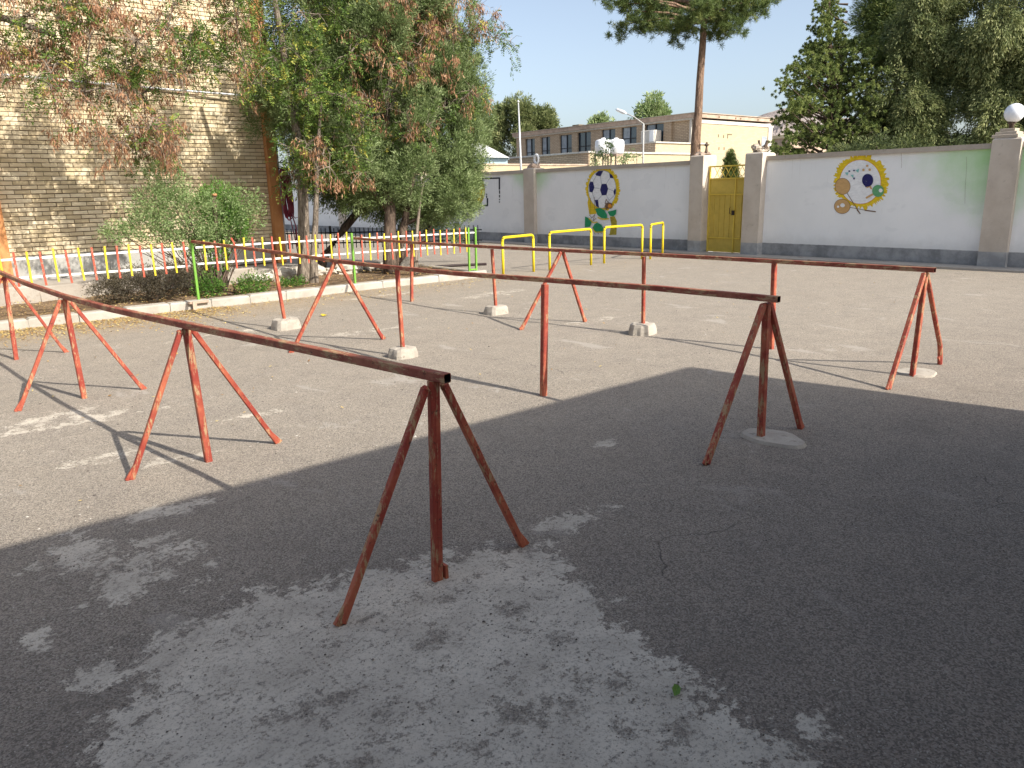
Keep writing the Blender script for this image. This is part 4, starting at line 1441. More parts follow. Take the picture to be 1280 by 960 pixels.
def sample_region(n_, fx, ylo, yhi, zlow, zhigh):
    out = []
    while len(out) < n_:
        x = random.uniform(*fx)
        lo = np.interp(x, [a for a, _ in zlow], [b for _, b in zlow])
        hi = np.interp(x, [a for a, _ in zhigh], [b for _, b in zhigh])
        if hi - lo < 0.1 or random.random() > (hi - lo) / 3.2 + 0.2:
            continue
        z = random.uniform(lo, hi)
        out.append((x, random.uniform(ylo, yhi), z))
    return out

kinds = {'g': (20, 0, 7), 'G': (48, 0, 9), 'p': (4, 150, 10), 'P': (5, 290, 12), 'b': (3, 26, 24), 'm': (22, 70, 12)}
# tree out of the frame at left: branches hang in front of the brick wall
zl = [(-1, 3.3), (1.2, 3.35), (1.8, 3.15), (2.4, 3.0), (2.9, 2.75), (3.3, 2.45), (3.75, 2.20), (4.05, 2.9), (4.5, 3.4), (5.2, 3.55), (5.7, 3.4)]
zh = [(-1, 5.9), (5.7, 5.9)]
tg = []
for (x, y, z) in sample_region(225, (0.3, 5.5), 12.2, 13.9, zl, zh):
    r = random.random()
    k = 'p' if r < 0.30 else ('b' if r < 0.52 else ('m' if r < 0.78 else 'g'))
    # the right third of this crown is thinner and the heavy pod bunches hang left of it
    if z > 4.7 and random.random() < 0.62:  # unseen crown top thinned so its shade on the brick wall is lighter
        continue
    if x > 3.9 and z < 4.1 and random.random() < 0.45:
        continue
    tg.append((x, y, z, k))
for (x, z, k) in [(3.0, 4.75, 'P'), (3.15, 4.5, 'P'), (3.2, 4.2, 'P'), (2.9, 3.9, 'P'), (2.7, 3.7, 'P'), (3.3, 3.4, 'P'), (3.7, 2.75, 'P'), (3.85, 2.5, 'P'), (3.9, 2.75, 'P'), (3.6, 2.9, 'p'), (3.75, 2.4, 'p'), (3.4, 3.1, 'b'), (3.2, 3.2, 'b'), (2.8, 3.2, 'b'), (3.2, 3.75, 'G'), (3.4, 3.65, 'G'), (3.55, 3.6, 'G'),
                  (4.4, 4.1, 'G'), (4.6, 4.0, 'G'), (4.8, 4.1, 'G'), (5.0, 4.0, 'G'), (4.3, 3.9, 'G'), (5.1, 4.8, 'G'), (5.0, 4.6, 'G'), (2.2, 4.1, 'g'), (2.0, 3.9, 'g'), (2.6, 4.3, 'G'), (1.9, 3.6, 'P'), (1.75, 3.8, 'p'), (2.4, 4.7, 'b'), (2.3, 4.4, 'b'), (2.6, 2.75, 'p'), (2.4, 2.9, 'p'), (2.9, 2.55, 'p'), (3.1, 2.45, 'p')]:
    tg.append((x, 12.9 + random.uniform(-0.3, 0.3), z, k))
locust('locust_tree', 'locust tree reaching in from the left, brown pods hanging before the brick wall',
       [(-0.3, 13.0, 0.0), (-0.28, 13.0, 0.9), (-0.2, 13.0, 1.8), (-0.1, 13.0, 2.6), (0.15, 12.95, 3.2), (0.7, 12.9, 3.65), (1.3, 12.9, 3.95), (1.9, 12.9, 4.05), (2.5, 12.95, 3.9)],
       0.12, tg, (-0.3, 13.0, 0.0), kinds, first=4)
# twin locust trunks in the planter, crown before the cypress
tg = []
zl = [(4.9, 3.0), (5.4, 2.3), (6.6, 2.1), (7.4, 2.9), (8.2, 2.7), (9.2, 2.5), (9.6, 3.6)]
zh = [(4.9, 5.9), (9.2, 5.9), (9.6, 5.0)]
for (x, y, z) in sample_region(200, (5.0, 9.5), 12.1, 13.2, zl, zh):
    r = random.random()
    if x < 6.05 and (z < 3.2 or random.random() < 0.78):
        continue
    if x > 7.0 and (z < 3.0 or random.random() < 0.45):
        continue
    if x < 7.0:
        k = 'G' if r < 0.55 else ('g' if r < 0.85 else 'p')
    else:
        k = 'p' if r < 0.36 else ('b' if r < 0.58 else ('g' if r < 0.80 else 'm'))
    tg.append((x, y if x > 6.8 else y + random.uniform(0, 0.9), z, k))
for (x, z, k) in [(7.2, 4.3, 'P'), (7.5, 4.4, 'P'), (7.9, 4.2, 'p'), (8.2, 4.0, 'P'), (8.6, 4.8, 'P'), (9.0, 5.0, 'P'), (8.8, 3.9, 'P'), (8.5, 4.5, 'P'), (7.9, 4.9, 'P'), (6.9, 3.1, 'b'),
                  (9.6, 4.7, 'b'), (9.9, 4.75, 'g'), (10.1, 4.55, 'G'), (10.35, 4.5, 'g'), (10.1, 4.95, 'p'), (9.7, 5.0, 'p'), (6.9, 2.0, 'p'), (6.2, 2.1, 'p')]:
    tg.append((x, 12.4 + random.uniform(-0.2, 0.3), z, k))
locust('locust_tree', 'pale barked locust tree, the thickest trunk in the planter beside the building corner',
       [(6.12, 13.45, 0.0), (6.14, 13.45, 0.35), (6.19, 13.42, 1.1), (6.24, 13.38, 2.0), (6.16, 13.3, 2.8), (6.05, 13.2, 3.5), (5.95, 13.1, 4.3), (5.8, 13.0, 5.2)],
       0.135, tg[:], (6.12, 13.45, 0), kinds, first=3)
tg2 = [(random.uniform(5.9, 6.9), random.uniform(12.6, 13.4), random.uniform(2.0, 4.2), random.choice('GGgm')) for _ in range(24)]
locust('locust_tree', 'slimmer locust trunk just right of the thick pale one',
       [(6.02, 12.85, 0.0), (6.07, 12.85, 0.6), (6.18, 12.88, 1.2), (6.28, 12.9, 1.9), (6.38, 12.9, 2.6), (6.5, 12.9, 3.3)],
       0.075, tg2, (6.02, 12.85, 0), kinds, first=3)
tg3 = [(random.uniform(7.9, 9.3), random.uniform(12.2, 12.8), random.uniform(2.4, 3.4), random.choice('gmb')) for _ in range(7)]
locust('young_locust_tree', 'thin leaning pale trunk right of the dark cypress trunks', [(8.05, 12.6, 0.0), (8.1, 12.6, 0.7), (8.2, 12.55, 1.4), (8.35, 12.5, 2.1)],
       0.05, tg3, (8.05, 12.6, 0), kinds, first=2)


def blob_pts(blobs, n_, shell=0.55, clump=None):
    """points in the outer part of lumpy ellipsoids; returns points and outward directions"""
    vol = np.array([b[3] * b[4] * b[5] for b in blobs]) ** 0.67
    ch = rng.choice(len(blobs), n_, p=vol / vol.sum())
    B_ = np.array(blobs)[ch]
    d = unit(rng.normal(size=(n_, 3)))
    r = (shell ** 3 + (1 - shell ** 3) * rng.random(n_)) ** (1 / 3)
    return B_[:, :3] + d * r[:, None] * B_[:, 3:6], d, r


def plumes(blobs, k, rs, zs=1.35, keep=True):
    out = []
    for b in blobs:
        m = max(3, int(k * (b[3] * b[5]) ** 0.9))
        for _ in range(m):
            d = Vector(rng.normal(size=3)).normalized()
            f = random.uniform(0.62, 0.98)
            r = rs * random.uniform(0.6, 1.35)
            out.append((b[0] + d.x * b[3] * f, b[1] + d.y * b[4] * f, b[2] + d.z * b[5] * f, r, r, r * zs))
        if keep:
            out.append((b[0], b[1], b[2], b[3] * 0.72, b[4] * 0.72, b[5] * 0.72))
    return out


def spray_tree(name, label, trunk_paths, bark, blobs, nclump, per, cl_size, ll, lw, mat, loc, cat='tree', upb=0.5, droop=0.0, shell=0.55, group=None, tone0=0.5, hole=0.0, sp=0.55, aim=1.0):
    """trunk + crown built of tight sprays of small leaves with gaps between the sprays"""
    t = thing(name, label, cat, loc, group)
    if trunk_paths:
        mb = MB()
        for (pts, rr) in trunk_paths:
            mb.tube(pts, rr, 9)
        mb.build('trunk', M[bark], t, smooth=True)
    P, d, r = blob_pts(blobs, nclump, shell)
    if hole > 0:
        keep = np.array([mnoise.noise(Vector(p) * (1.1 / cl_size * 0.25)) > -0.5 + hole for p in P])
        P, d, r = P[keep], d[keep], r[keep]
    ax = unit(d * aim + np.array([0, 0, upb]) + rng.normal(size=P.shape) * 0.35)
    n_ = len(P)
    ct = np.clip(rng.normal(tone0, 0.2, n_), 0, 1)
    cs = cl_size * rng.uniform(0.55, 1.35, n_)
    Pi = np.repeat(P, per, 0); A = np.repeat(ax, per, 0); S = np.repeat(cs, per)[:, None]
    f = rng.random((n_ * per, 1))
    lat = rng.normal(size=Pi.shape)
    q = Pi + A * S * (f - 0.3) + lat * S * (sp * 0.5 * (1 - 0.6 * f))
    q[:, 2] -= droop * (f[:, 0] ** 2) * S[:, 0]
    D = unit(A + unit(lat) * sp * 1.3 + np.array([0, 0, -droop]))
    Q = leaf_quads(q, D, ll * rng.uniform(0.6, 1.3, len(q)), lw)
    tt = np.clip(np.repeat(ct, per) + rng.normal(0, 0.14, len(q)) + (f[:, 0] - 0.5) * 0.25, 0, 1)
    quads('crown', Q, tt, M[mat], t)
    return t

# cypress: multi-stemmed, its bulging crown fills the middle left of the photo
cb = [(8.5, 13.2, 2.3, 1.25, 1.1, 1.1), (9.3, 13.1, 2.9, 1.0, 1.0, 1.2), (9.0, 13.2, 1.75, 0.8, 0.9, 0.75), (8.0, 13.3, 3.4, 1.3, 1.1, 1.3), (9.0, 13.2, 4.1, 1.15, 1.0, 1.3),
      (7.2, 13.4, 2.7, 0.9, 0.9, 1.0), (7.5, 13.4, 4.3, 1.1, 1.0, 1.2), (8.3, 13.3, 5.2, 1.2, 1.0, 1.2), (8.9, 12.8, 1.35, 0.55, 0.6, 0.42), (7.6, 13.1, 1.75, 0.75, 0.7, 0.55), (6.6, 13.7, 3.4, 0.8, 0.8, 1.3),
      (9.65, 13.1, 3.3, 0.5, 0.7, 0.7), (9.3, 13.1, 2.45, 0.55, 0.7, 0.7), (9.5, 13.2, 4.3, 0.65, 0.6, 0.9)]
spray_tree('cypress_tree', 'big bushy blue-green cypress with several dark stems in the planter',
           [([(7.75, 13.0, 0.0), (7.72, 13.0, 0.4), (7.8, 13.0, 1.2), (7.85, 13.1, 2.2), (8.0, 13.2, 3.6), (8.1, 13.2, 5.2)], [0.17, 0.13, 0.115, 0.10, 0.07, 0.03]),
            ([(7.85, 13.1, 0.1), (8.05, 13.15, 0.6), (8.3, 13.2, 1.2), (8.5, 13.2, 2.0), (8.9, 13.2, 3.2)], [0.10, 0.085, 0.08, 0.06, 0.03]),
            ([(7.9, 13.1, 0.25), (8.3, 13.1, 0.6), (8.7, 13.1, 0.85), (9.1, 13.1, 1.3), (9.4, 13.1, 1.9)], [0.07, 0.06, 0.05, 0.04, 0.02]),
            ([(7.8, 13.05, 1.3), (7.5, 13.1, 1.7), (7.2, 13.2, 2.3), (7.0, 13.3, 3.2)], [0.05, 0.045, 0.03, 0.015]),
            ([(8.2, 13.15, 1.0), (8.45, 13.0, 1.15), (8.8, 12.95, 1.3), (9.0, 12.9, 1.6)], [0.03, 0.03, 0.02, 0.01])],
           'bark_brown', plumes(cb + [(9.35, 12.9, 1.7, 0.45, 0.5, 0.5)], 15, 0.33), 21000, 40, 0.19, 0.062, 0.0125, 'leaf_cyp', (7.75, 13.0, 0), upb=0.8, shell=0.5, hole=0.3, tone0=0.6)
# darker leaning tree behind (dark trunk slanting right, foliage over the black fence)
spray_tree('leaning_cypress_tree', 'dark leaning cypress behind the locust trunks, its boughs over the black fence',
           [([(7.1, 14.9, 0.0), (7.25, 14.9, 0.35), (7.75, 14.8, 0.95), (8.3, 14.7, 1.5), (8.9, 14.6, 2.3), (9.3, 14.6, 3.2)], [0.12, 0.105, 0.09, 0.075, 0.05, 0.02])],
           'bark_brown', [(8.3, 14.8, 1.75, 1.1, 0.7, 0.5), (7.6, 14.9, 2.3, 0.9, 0.8, 0.7), (8.9, 14.7, 1.5, 0.7, 0.6, 0.42), (8.4, 14.9, 3.0, 1.2, 0.9, 1.0), (7.3, 14.9, 3.6, 1.0, 0.8, 1.3), (7.6, 15.0, 5.0, 1.2, 0.8, 1.1)],
           5200, 24, 0.25, 0.07, 0.018, 'leaf_dark', (7.1, 14.9, 0), upb=0.0, droop=0.3, shell=0.35, tone0=0.4)

# shrubs --------------------------------------------------------------
def shrub(name, label, stems, blobs, n_, ll, lw, mat, loc, tone0=0.5, per=16, cs=0.13, sp=0.8, cat='bush', upb=0.3, shell=0.3):
    t = spray_tree(name, label, None, None, blobs, n_, per, cs, ll, lw, mat, loc, cat, upb=upb, shell=shell, tone0=tone0, sp=sp)
    mb = MB()
    for s_ in stems:
        mb.tube(s_[0], s_[1], 7)
    base = Vector(loc)
    for b in blobs:
        for k in range(5):
            e = Vector(b[:3]) + Vector(rng.normal(size=3)) * 0.5 * b[4]
            m = base.lerp(e, 0.5) + Vector(rng.normal(size=3)) * 0.08
            mb.tube([base + Vector((random.uniform(-.05, .05), 0, 0)), m, e], [0.012, 0.008, 0.003], 5, cap=False)
    mb.build('stem', M['bark_brown'], t, smooth=True)
    return t
t = shrub('privet_bush', 'tall pale green shrub with a sawn-off stem, before the brick wall',
      [([(4.35, 12.95, 0.02), (4.37, 12.95, 0.6), (4.42, 12.93, 1.2), (4.42, 12.85, 1.66)], [0.045, 0.038, 0.035, 0.036])],
      [(4.0, 13.0, 1.35, 0.62, 0.45, 0.40), (4.45, 13.0, 1.25, 0.50, 0.42, 0.45), (3.55, 13.0, 1.55, 0.5, 0.38, 0.26), (3.75, 13.05, 1.92, 0.34, 0.3, 0.26), (4.85, 13.0, 1.55, 0.35, 0.3, 0.26), (3.35, 13.0, 1.2, 0.35, 0.3, 0.2),
       (4.0, 12.9, 1.0, 0.42, 0.35, 0.22), (5.05, 13.0, 1.3, 0.2, 0.2, 0.2), (2.95, 13.1, 1.15, 0.22, 0.2, 0.12)],
      1150, 0.044, 0.018, 'leaf_privet', (4.3, 12.95, 0.05), 0.55)
MB().lathe((4.42, 12.83, 1.655), [(0.030, 0), (0.040, 0.012), (0.038, 0.034), (0.034, 0.036)], 12).build('cut_end', M['cutwood'], t)
tt = shrub('privet_bush', 'dark green right half of shrubbery, upright shoots behind the green fence post',
      [], [(4.55, 13.1, 1.5, 0.32, 0.3, 0.38), (4.7, 13.05, 1.15, 0.3, 0.3, 0.3), (4.3, 13.1, 0.7, 0.32, 0.3, 0.35)], 520, 0.045, 0.020, 'leaf_fresh', (4.5, 13.05, 0.05), 0.5)
shrub('dry_bush', 'low dark dried-out bush behind the fence at left', [],
      [(3.0, 12.75, 0.34, 0.45, 0.35, 0.26), (3.45, 12.7, 0.36, 0.42, 0.35, 0.28), (3.85, 12.75, 0.38, 0.35, 0.3, 0.26), (2.65, 12.8, 0.28, 0.25, 0.25, 0.18)], 900, 0.032, 0.012, 'leaf_dry', (3.3, 12.75, 0.06), 0.35, upb=0.5)
shrub('low_bush', 'low leafy green bush on the planter soil beside the green post', [],
      [(4.05, 12.55, 0.20, 0.2, 0.2, 0.15), (4.72, 12.42, 0.18, 0.26, 0.22, 0.15)], 170, 0.05, 0.017, 'leaf_fresh', (4.5, 12.5, 0.06), 0.55, upb=0.8)
shrub('weed_clump', 'small green weed clump at the foot of the thick pale trunk', [],
      [(5.5, 12.75, 0.10, 0.18, 0.13, 0.05), (5.72, 12.8, 0.10, 0.12, 0.1, 0.05)], 60, 0.045, 0.016, 'leaf_fresh', (5.55, 12.75, 0.06), 0.5, cat='weed', upb=0.9)
shrub('corner_weed', 'bright green weed by the kerb at the left frame edge', [],
      [(0.62, 12.05, 0.35, 0.2, 0.2, 0.22)], 60, 0.05, 0.018, 'leaf_fresh', (0.62, 12.05, 0.06), 0.9, cat='weed', upb=0.9)

# leaf litter and grit --------------------------------------------------
def scatter(name, n_, xf, size, mat, zoff=0.012, hgt=0.006):
    P = []
    while len(P) < n_:
        p = xf()
        if p is not None:
            P.append(p)
    P = np.array(P)
    a = rng.random(n_) * 2 * PI
    D = np.stack([np.cos(a), np.sin(a), rng.uniform(-0.05, 0.45, n_)], 1)
    s = size * rng.uniform(0.5, 1.5, n_)
    S = np.stack([-np.sin(a), np.cos(a), rng.uniform(-0.3, 0.3, n_)], 1)
    D = D * s[:, None]; S = S * (s * 0.5)[:, None]
    P[:, 2] += zoff
    Q = np.stack([P - D * 0.5, P + S * 0.5, P + D * 0.5, P - S * 0.5], 1)
    return quads(name, Q, rng.random(n_), mat, None, 'stuff')
def f1():
    x = random.uniform(-1, 9.4) if random.random() < 0.3 else random.uniform(0.0, 4.0)
    return (x, 11.71 - abs(random.gauss(0, 0.55)), 0.0)
scatter('fallen_leaves', 6500, f1, 0.030, M['leaf_fallen'])
scatter('fallen_leaves', 2600, lambda: (random.uniform(-1, 9), random.uniform(11.95, 13.95), 0.13), 0.035, M['leaf_fallen'])
scatter('fallen_leaves', 260, lambda: (random.uniform(0, 13), random.uniform(4.5, 11.5), 0.0), 0.028, M['leaf_fallen'])
# grit: little pebbles on the asphalt close to the camera
def pebbles(name, n_, region, s0, s1):
    vs, fs, tn = [], [], []
    base = np.array([(1, 0, 0.1), (0, 1, 0.15), (-1, 0, 0.05), (0, -1, 0.1), (0, 0, 0.75)], float)
    F_ = [(0, 1, 4), (1, 2, 4), (2, 3, 4), (3, 0, 4)]
    for i in range(n_):
        x, y = region()
        s = random.uniform(s0, s1) * (0.6 + random.random() ** 3)
        a = random.random() * 6.3
        ca, sa = math.cos(a), math.sin(a)
        o = len(vs)
        for b in base:
            k = s * random.uniform(0.7, 1.2)
            vs.append((x + (b[0] * ca - b[1] * sa) * k, y + (b[0] * sa + b[1] * ca) * k * 0.8, b[2] * k + 0.001))
        fs += [tuple(o + j for j in f) for f in F_]
        tn += [random.random()] * 5
    mb = MB(); mb.v = vs; mb.f = fs; mb.mi = [0] * len(fs)
    return mb.build(name, M['grit'], None, tone=tn, kind='stuff')
def nr():
    while True:
        a = random.uniform(0.0, 1.65); r = 1.2 + 5.5 * random.random() ** 0.8
        x, y = r * math.sin(a), r * math.cos(a)
        if x > 0:
            return x, y
pebbles('gravel', 22000, nr, 0.0020, 0.0050)
pebbles('gravel', 2500, lambda: (random.uniform(0, 13), random.uniform(4, 11.7)), 0.004, 0.009)
# green leaf near the camera, yellow wrapper farther off
def leaf_obj(name, label, cat, x, y, L, W, ang, mat, tone=0.6):
    mb = MB()
    ca, sa = math.cos(ang), math.sin(ang)
    pts = []
    for (u, v, z) in [(-.5, 0, .004), (-.2, .5, .018), (.2, .42, .022), (.5, 0, .008), (.2, -.42, .012), (-.2, -.5, .006), (0, 0, .008)]:
        pts.append((x + (u * ca * L - v * sa * W), y + (u * sa * L + v * ca * W), z + 0.006))
    mb.add(pts, [(6, i, (i + 1) % 6) for i in range(6)])
    return tag(mb.build(name, mat, None, tone=tone), label, cat)
leaf_obj('green_leaf', 'single curled green leaf on the pale cement patch near the camera', 'leaf', 1.75, 1.31, 0.055, 0.026, 0.4, M['leaf_fresh'], 0.7)
leaf_obj('yellow_wrapper', 'small yellow scrap lying on the yard beyond the nearest rail', 'litter', 4.61, 9.61, 0.13, 0.08, 0.9, M['pk_yellow'], 0.7)

# ================================================================== BEYOND THE WALL
# two-storey brick building with a sunlit end
T = thing('brick_apartment_building', 'long brown brick two-storey building with a row of dark windows beyond the wall', 'building', (38, 33, 0))
FX, FYc, FYe, FZ = 36.0, 27.1, 42.3, 5.42
wins = [(40.35, 41.36, 3.84, 5.13), (38.81, 39.75, 3.88, 5.14), (36.74, 37.90, 3.92, 5.14), (35.02, 36.23, 3.96, 5.18), (32.95, 34.11, 3.98, 5.20), (31.24, 32.46, 4.18, 5.21), (29.22, 30.58, 4.10, 5.22)]
blank = (27.47, 28.67, 4.07, 5.24)
MB().box(FX + 0.22, 43.7, FYc + 0.01, FYe, 0, FZ - 0.2).build('core', M['dark'], T)
# outer brick skin built as courses between the openings
mb = MB()
ops = sorted(wins + [blank])
ys = [FYc] + [v for o_ in ops for v in (o_[0], o_[1])] + [FYe]
for i in range(0, len(ys), 2):
    mb.box(FX, FX + 0.219, ys[i], ys[i + 1], 0, 5.25)
for (a, b, z0, z1) in ops:
    mb.box(FX + 0.004, FX + 0.219, a, b, 0, z0)
    if z1 < 5.249:
        mb.box(FX + 0.004, FX + 0.219, a, b, z1, 5.25)
n = N('far_brown_brick')
br = n.t.nodes.new('ShaderNodeTexBrick')
mp = n.t.nodes.new('ShaderNodeCombineXYZ')
sp3 = n.sep()
n.t.links.new(n.math('ADD', sp3[0], sp3[1]), mp.inputs[0]); n.t.links.new(sp3[2], mp.inputs[1])
n.t.links.new(mp.outputs[0], br.inputs['Vector'])
br.inputs['Color1'].default_value = (0.44, 0.335, 0.235, 1); br.inputs['Color2'].default_value = (0.54, 0.425, 0.305, 1); br.inputs['Mortar'].default_value = (0.22, 0.17, 0.12, 1)
br.inputs['Scale'].default_value = 1.0; br.inputs['Brick Width'].default_value = 0.26; br.inputs['Row Height'].default_value = 0.085; br.inputs['Mortar Size'].default_value = 0.012
n.col(n.mix(n.step(n.noise(0.8, 5), 0.35, 0.7, 0, 0.4), br.outputs[0], (0.33, 0.24, 0.165)))
n.bump(br.outputs['Fac'], -0.3, 0.01)
M['far_brick'] = n.m
mb.build('wall', M['far_brick'], T)
MB().box(FX + 0.17, FX + 0.219, blank[0] + 0.002, blank[1] - 0.002, blank[2], blank[3]).build('blind_bay', M['far_brick'], T)
n = N('far_cream_brick')
br = n.t.nodes.new('ShaderNodeTexBrick')
mp = n.t.nodes.new('ShaderNodeCombineXYZ')
sp3 = n.sep()
n.t.links.new(n.math('ADD', sp3[0], sp3[1]), mp.inputs[0]); n.t.links.new(sp3[2], mp.inputs[1])
n.t.links.new(mp.outputs[0], br.inputs['Vector'])
br.inputs['Color1'].default_value = (0.42, 0.355, 0.235, 1); br.inputs['Color2'].default_value = (0.475, 0.405, 0.275, 1); br.inputs['Mortar'].default_value = (0.42, 0.35, 0.22, 1)
br.inputs['Scale'].default_value = 1.0; br.inputs['Brick Width'].default_value = 0.26; br.inputs['Row Height'].default_value = 0.085; br.inputs['Mortar Size'].default_value = 0.008
c = n.mix(n.step(n.noise(0.7, 7, 0.7), 0.58, 0.72, 0, 0.4), br.outputs[0], (0.48, 0.38, 0.24))
n.col(c)
M['far_cream'] = n.m
MB().box(FX + 0.002, 43.7, FYc - 0.12, FYc - 0.002, 0, 5.05).build('end_wall', M['far_cream'], T)
MB().box(FX - 0.05, 43.75, FYc - 0.16, FYc - 0.001, 5.052, 5.24).build('concrete_band', M['white_trim'], T)
MB().box(43.2, 43.62, FYc - 0.17, FYc - 0.121, 0, 5.05).build('corner_strip', M['white_trim'], T)
MB().box(FX - 0.10, FX + 0.45, FYc, FYe + 0.1, 5.252, 5.34).build('lintel_band', M['white_trim'], T)
MB().box(FX - 0.2, 43.9, FYc - 0.25, FYe + 0.2, 5.342, 5.56).build('parapet', M['roof_edge'], T)
MB().box(FX - 0.26, 43.96, FYc - 0.31, FYe + 0.26, 5.562, 5.60).build('roof_flashing', M['cap'], T)
for (x, z) in ((38.1, 4.35), (38.6, 4.32), (38.2, 3.65), (38.7, 3.66)):
    MB().box(x, x + 0.08, FYc - 0.135, FYc - 0.121, z, z + 0.16).build('hole', M['mortar'], T)
MB().box(39.0, 39.45, FYc - 0.136, FYc - 0.122, 4.50, 4.56).box(39.0, 39.07, FYc - 0.136, FYc - 0.122, 4.3, 4.499).build('bracket', M['mortar'], T)
for x in (37.9, 39.5, 40.0, 41.8, 43.3):
    MB().box(x, x + 0.12, FYc - 0.27, FYc - 0.251, 5.38, 5.47).build('drain_hole', M['mortar'], T)
MB().box(42.55, 43.1, FYc - 0.14, FYc - 0.121, 3.5, 4.5).build('side_window', M['curtain'], T)
for i, (a, b, z0, z1) in enumerate(wins):
    w_ = MB()
    w_.box(FX + 0.17, FX + 0.19, a, b, z0, z1)
    o = w_.build('window', M['glass'], T)
    for (ya_, yb_) in ((a, a + 0.05), (b - 0.05, b), ((a + b) / 2 - 0.03, (a + b) / 2 + 0.03)):
        MB().box(FX + 0.12, FX + 0.168, ya_, yb_, z0, z1).build('frame', M['frame_black'], o)
    MB().box(FX + 0.125, FX + 0.166, a + 0.052, b - 0.052, z0 + 0.35, z0 + 0.40).build('frame', M['frame_black'], o)
    if i != 3:
        MB().box(FX + 0.148, FX + 0.164, (a + b) / 2 + 0.035, b - 0.06, z0 + 0.03, z1 - 0.02).build('curtain', M['curtain'], o)
    MB().box(FX - 0.03, FX + 0.11, a - 0.04, b + 0.04, z0 - 0.05, z0 + 0.003).build('sill', M['white_trim'], o)
mb = MB().box(FX - 0.1, FX - 0.02, 30.62, 30.74, 3.9, 5.3); mb.build('rain_pipe', M['white_trim'], T)
mb = MB().box(FX - 0.1, FX - 0.02, 27.2, 27.32, 3.9, 5.25); mb.build('rain_pipe', M['white_trim'], T)
mb = MB().box(39.2, 39.8, 30, 30.6, 5.6, 5.75).box(36.9, 37.4, 37.0, 37.6, 5.6, 5.8); mb.build('roof_vent', M['mortar'], T)
# cooler on the facade
t = thing('air_cooler', 'pale box air cooler on brackets below the right-hand upper windows', 'cooler', (35.6, 29.9, 4.2))
mb = MB(); mb.rbox(35.3, 35.9, 29.3, 30.3, 4.2, 4.85, 0.04); mb.build('cabinet', M['white_trim'], t)
MB().box(35.27, 35.298, 29.35, 29.65, 4.22, 4.82).build('grille', M['white_plastic'], t)
# annexes in front
t = thing('brick_annex', 'lower brick annex with a sunlit cream side before the long building', 'building', (27, 26, 0))
MB().box(26.65, 42.0, 26.0, 26.98, 0, 3.30).box(26.65, 35.9, 26.982, 33.5, 0, 3.298).build('wall', M['far_cream'], t)
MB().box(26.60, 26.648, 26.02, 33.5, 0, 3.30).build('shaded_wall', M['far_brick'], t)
MB().box(26.5, 36.0, 25.93, 33.6, 3.302, 3.38).build('roof_edge', M['white_trim'], t)
o = MB().box(26.56, 26.598, 28.6, 30.3, 2.35, 2.95).build('window', M['glass'], t)
for y in (28.6, 29.15, 29.7, 30.25):
    MB().box(26.54, 26.559, y, y + 0.05, 2.35, 2.95).build('frame', M['frame_black'], o)
t = thing('upper_annex', 'small upper brick storey block against the right end of the long building', 'building', (33, 26.6, 3.4))
MB().box(31.7, 35.9, 26.2, 26.95, 3.4, 3.86).box(31.7, 35.9, 26.952, 29.2, 3.4, 3.858).build('wall', M['far_cream'], t)
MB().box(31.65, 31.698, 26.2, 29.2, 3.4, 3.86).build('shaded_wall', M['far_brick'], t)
MB().box(31.6, 35.95, 26.12, 29.3, 3.862, 3.93).build('roof_edge', M['white_trim'], t)
t = thing('yard_wall', 'low sunlit sandy wall just above the painted wall at left', 'wall', (20, 26, 0))
MB().box(16.3, 26.45, 25.99, 26.3, 0, 2.72).build('wall', M['far_cream'], t)
MB().box(16.3, 26.46, 25.95, 26.34, 2.722, 2.79).build('coping', M['roof_edge'], t)
# low brown roof block left of the long building
t = thing('brown_block', 'low brown brick wall at the left end of the long building', 'wall', (30, 43, 0))
p0 = at(625, 192, 52); p1 = at(648, 190, 50)
MB().box(35.0, 35.98, 42.6, 48.5, 0, 3.95).build('wall', M['far_brick'], t)
MB().box(34.9, 36.0, 42.5, 48.6, 3.952, 4.02).build('coping', M['white_trim'], t)
# pale blue shed
px_, py_, pz_ = at(607, 195, 36)
t = thing('site_cabin', 'pale blue gabled cabin roof beyond the wall beside the cypress', 'cabin', (px_, py_, 0))
mb = MB()
a = Vector((px_, py_, 0)); dx = Vector((0.77, -0.638, 0)); dy = Vector((0.638, 0.77, 0))
vs = []
for (u, v, z) in [(-1.2, 0, 0), (1.0, 0, 0), (1.0, 2.5, 0), (-1.2, 2.5, 0), (-1.2, 0, 3.45), (1.0, 0, 3.10), (1.0, 2.5, 3.10), (-1.2, 2.5, 3.45)]:
    vs.append(a + dx * u + dy * v + Vector((0, 0, z)))
mb.add(vs, [(3, 2, 1, 0), (4, 5, 6, 7), (0, 1, 5, 4), (1, 2, 6, 5), (2, 3, 7, 6), (3, 0, 4, 7)])
mb.build('wall', M['pale_blue'], t)
mb = MB()
vs = []
for (u, v, z) in [(-1.25, -0.1, 3.2), (1.1, -0.1, 3.11), (1.1, 2.6, 3.11), (-1.25, 2.6, 3.2), (-0.7, -0.1, 3.95), (0.0, -0.1, 3.7), (0.0, 2.6, 3.7), (-0.7, 2.6, 3.95)]:
    vs.append(a + dx * u + dy * (v - 0.05) + Vector((0, 0, z + 0.01)))
mb.add(vs, [(3, 2, 1, 0), (4, 5, 6, 7), (0, 1, 5, 4), (1, 2, 6, 5), (2, 3, 7, 6), (3, 0, 4, 7)])
mb.build('roof', M['white_plastic'], t)
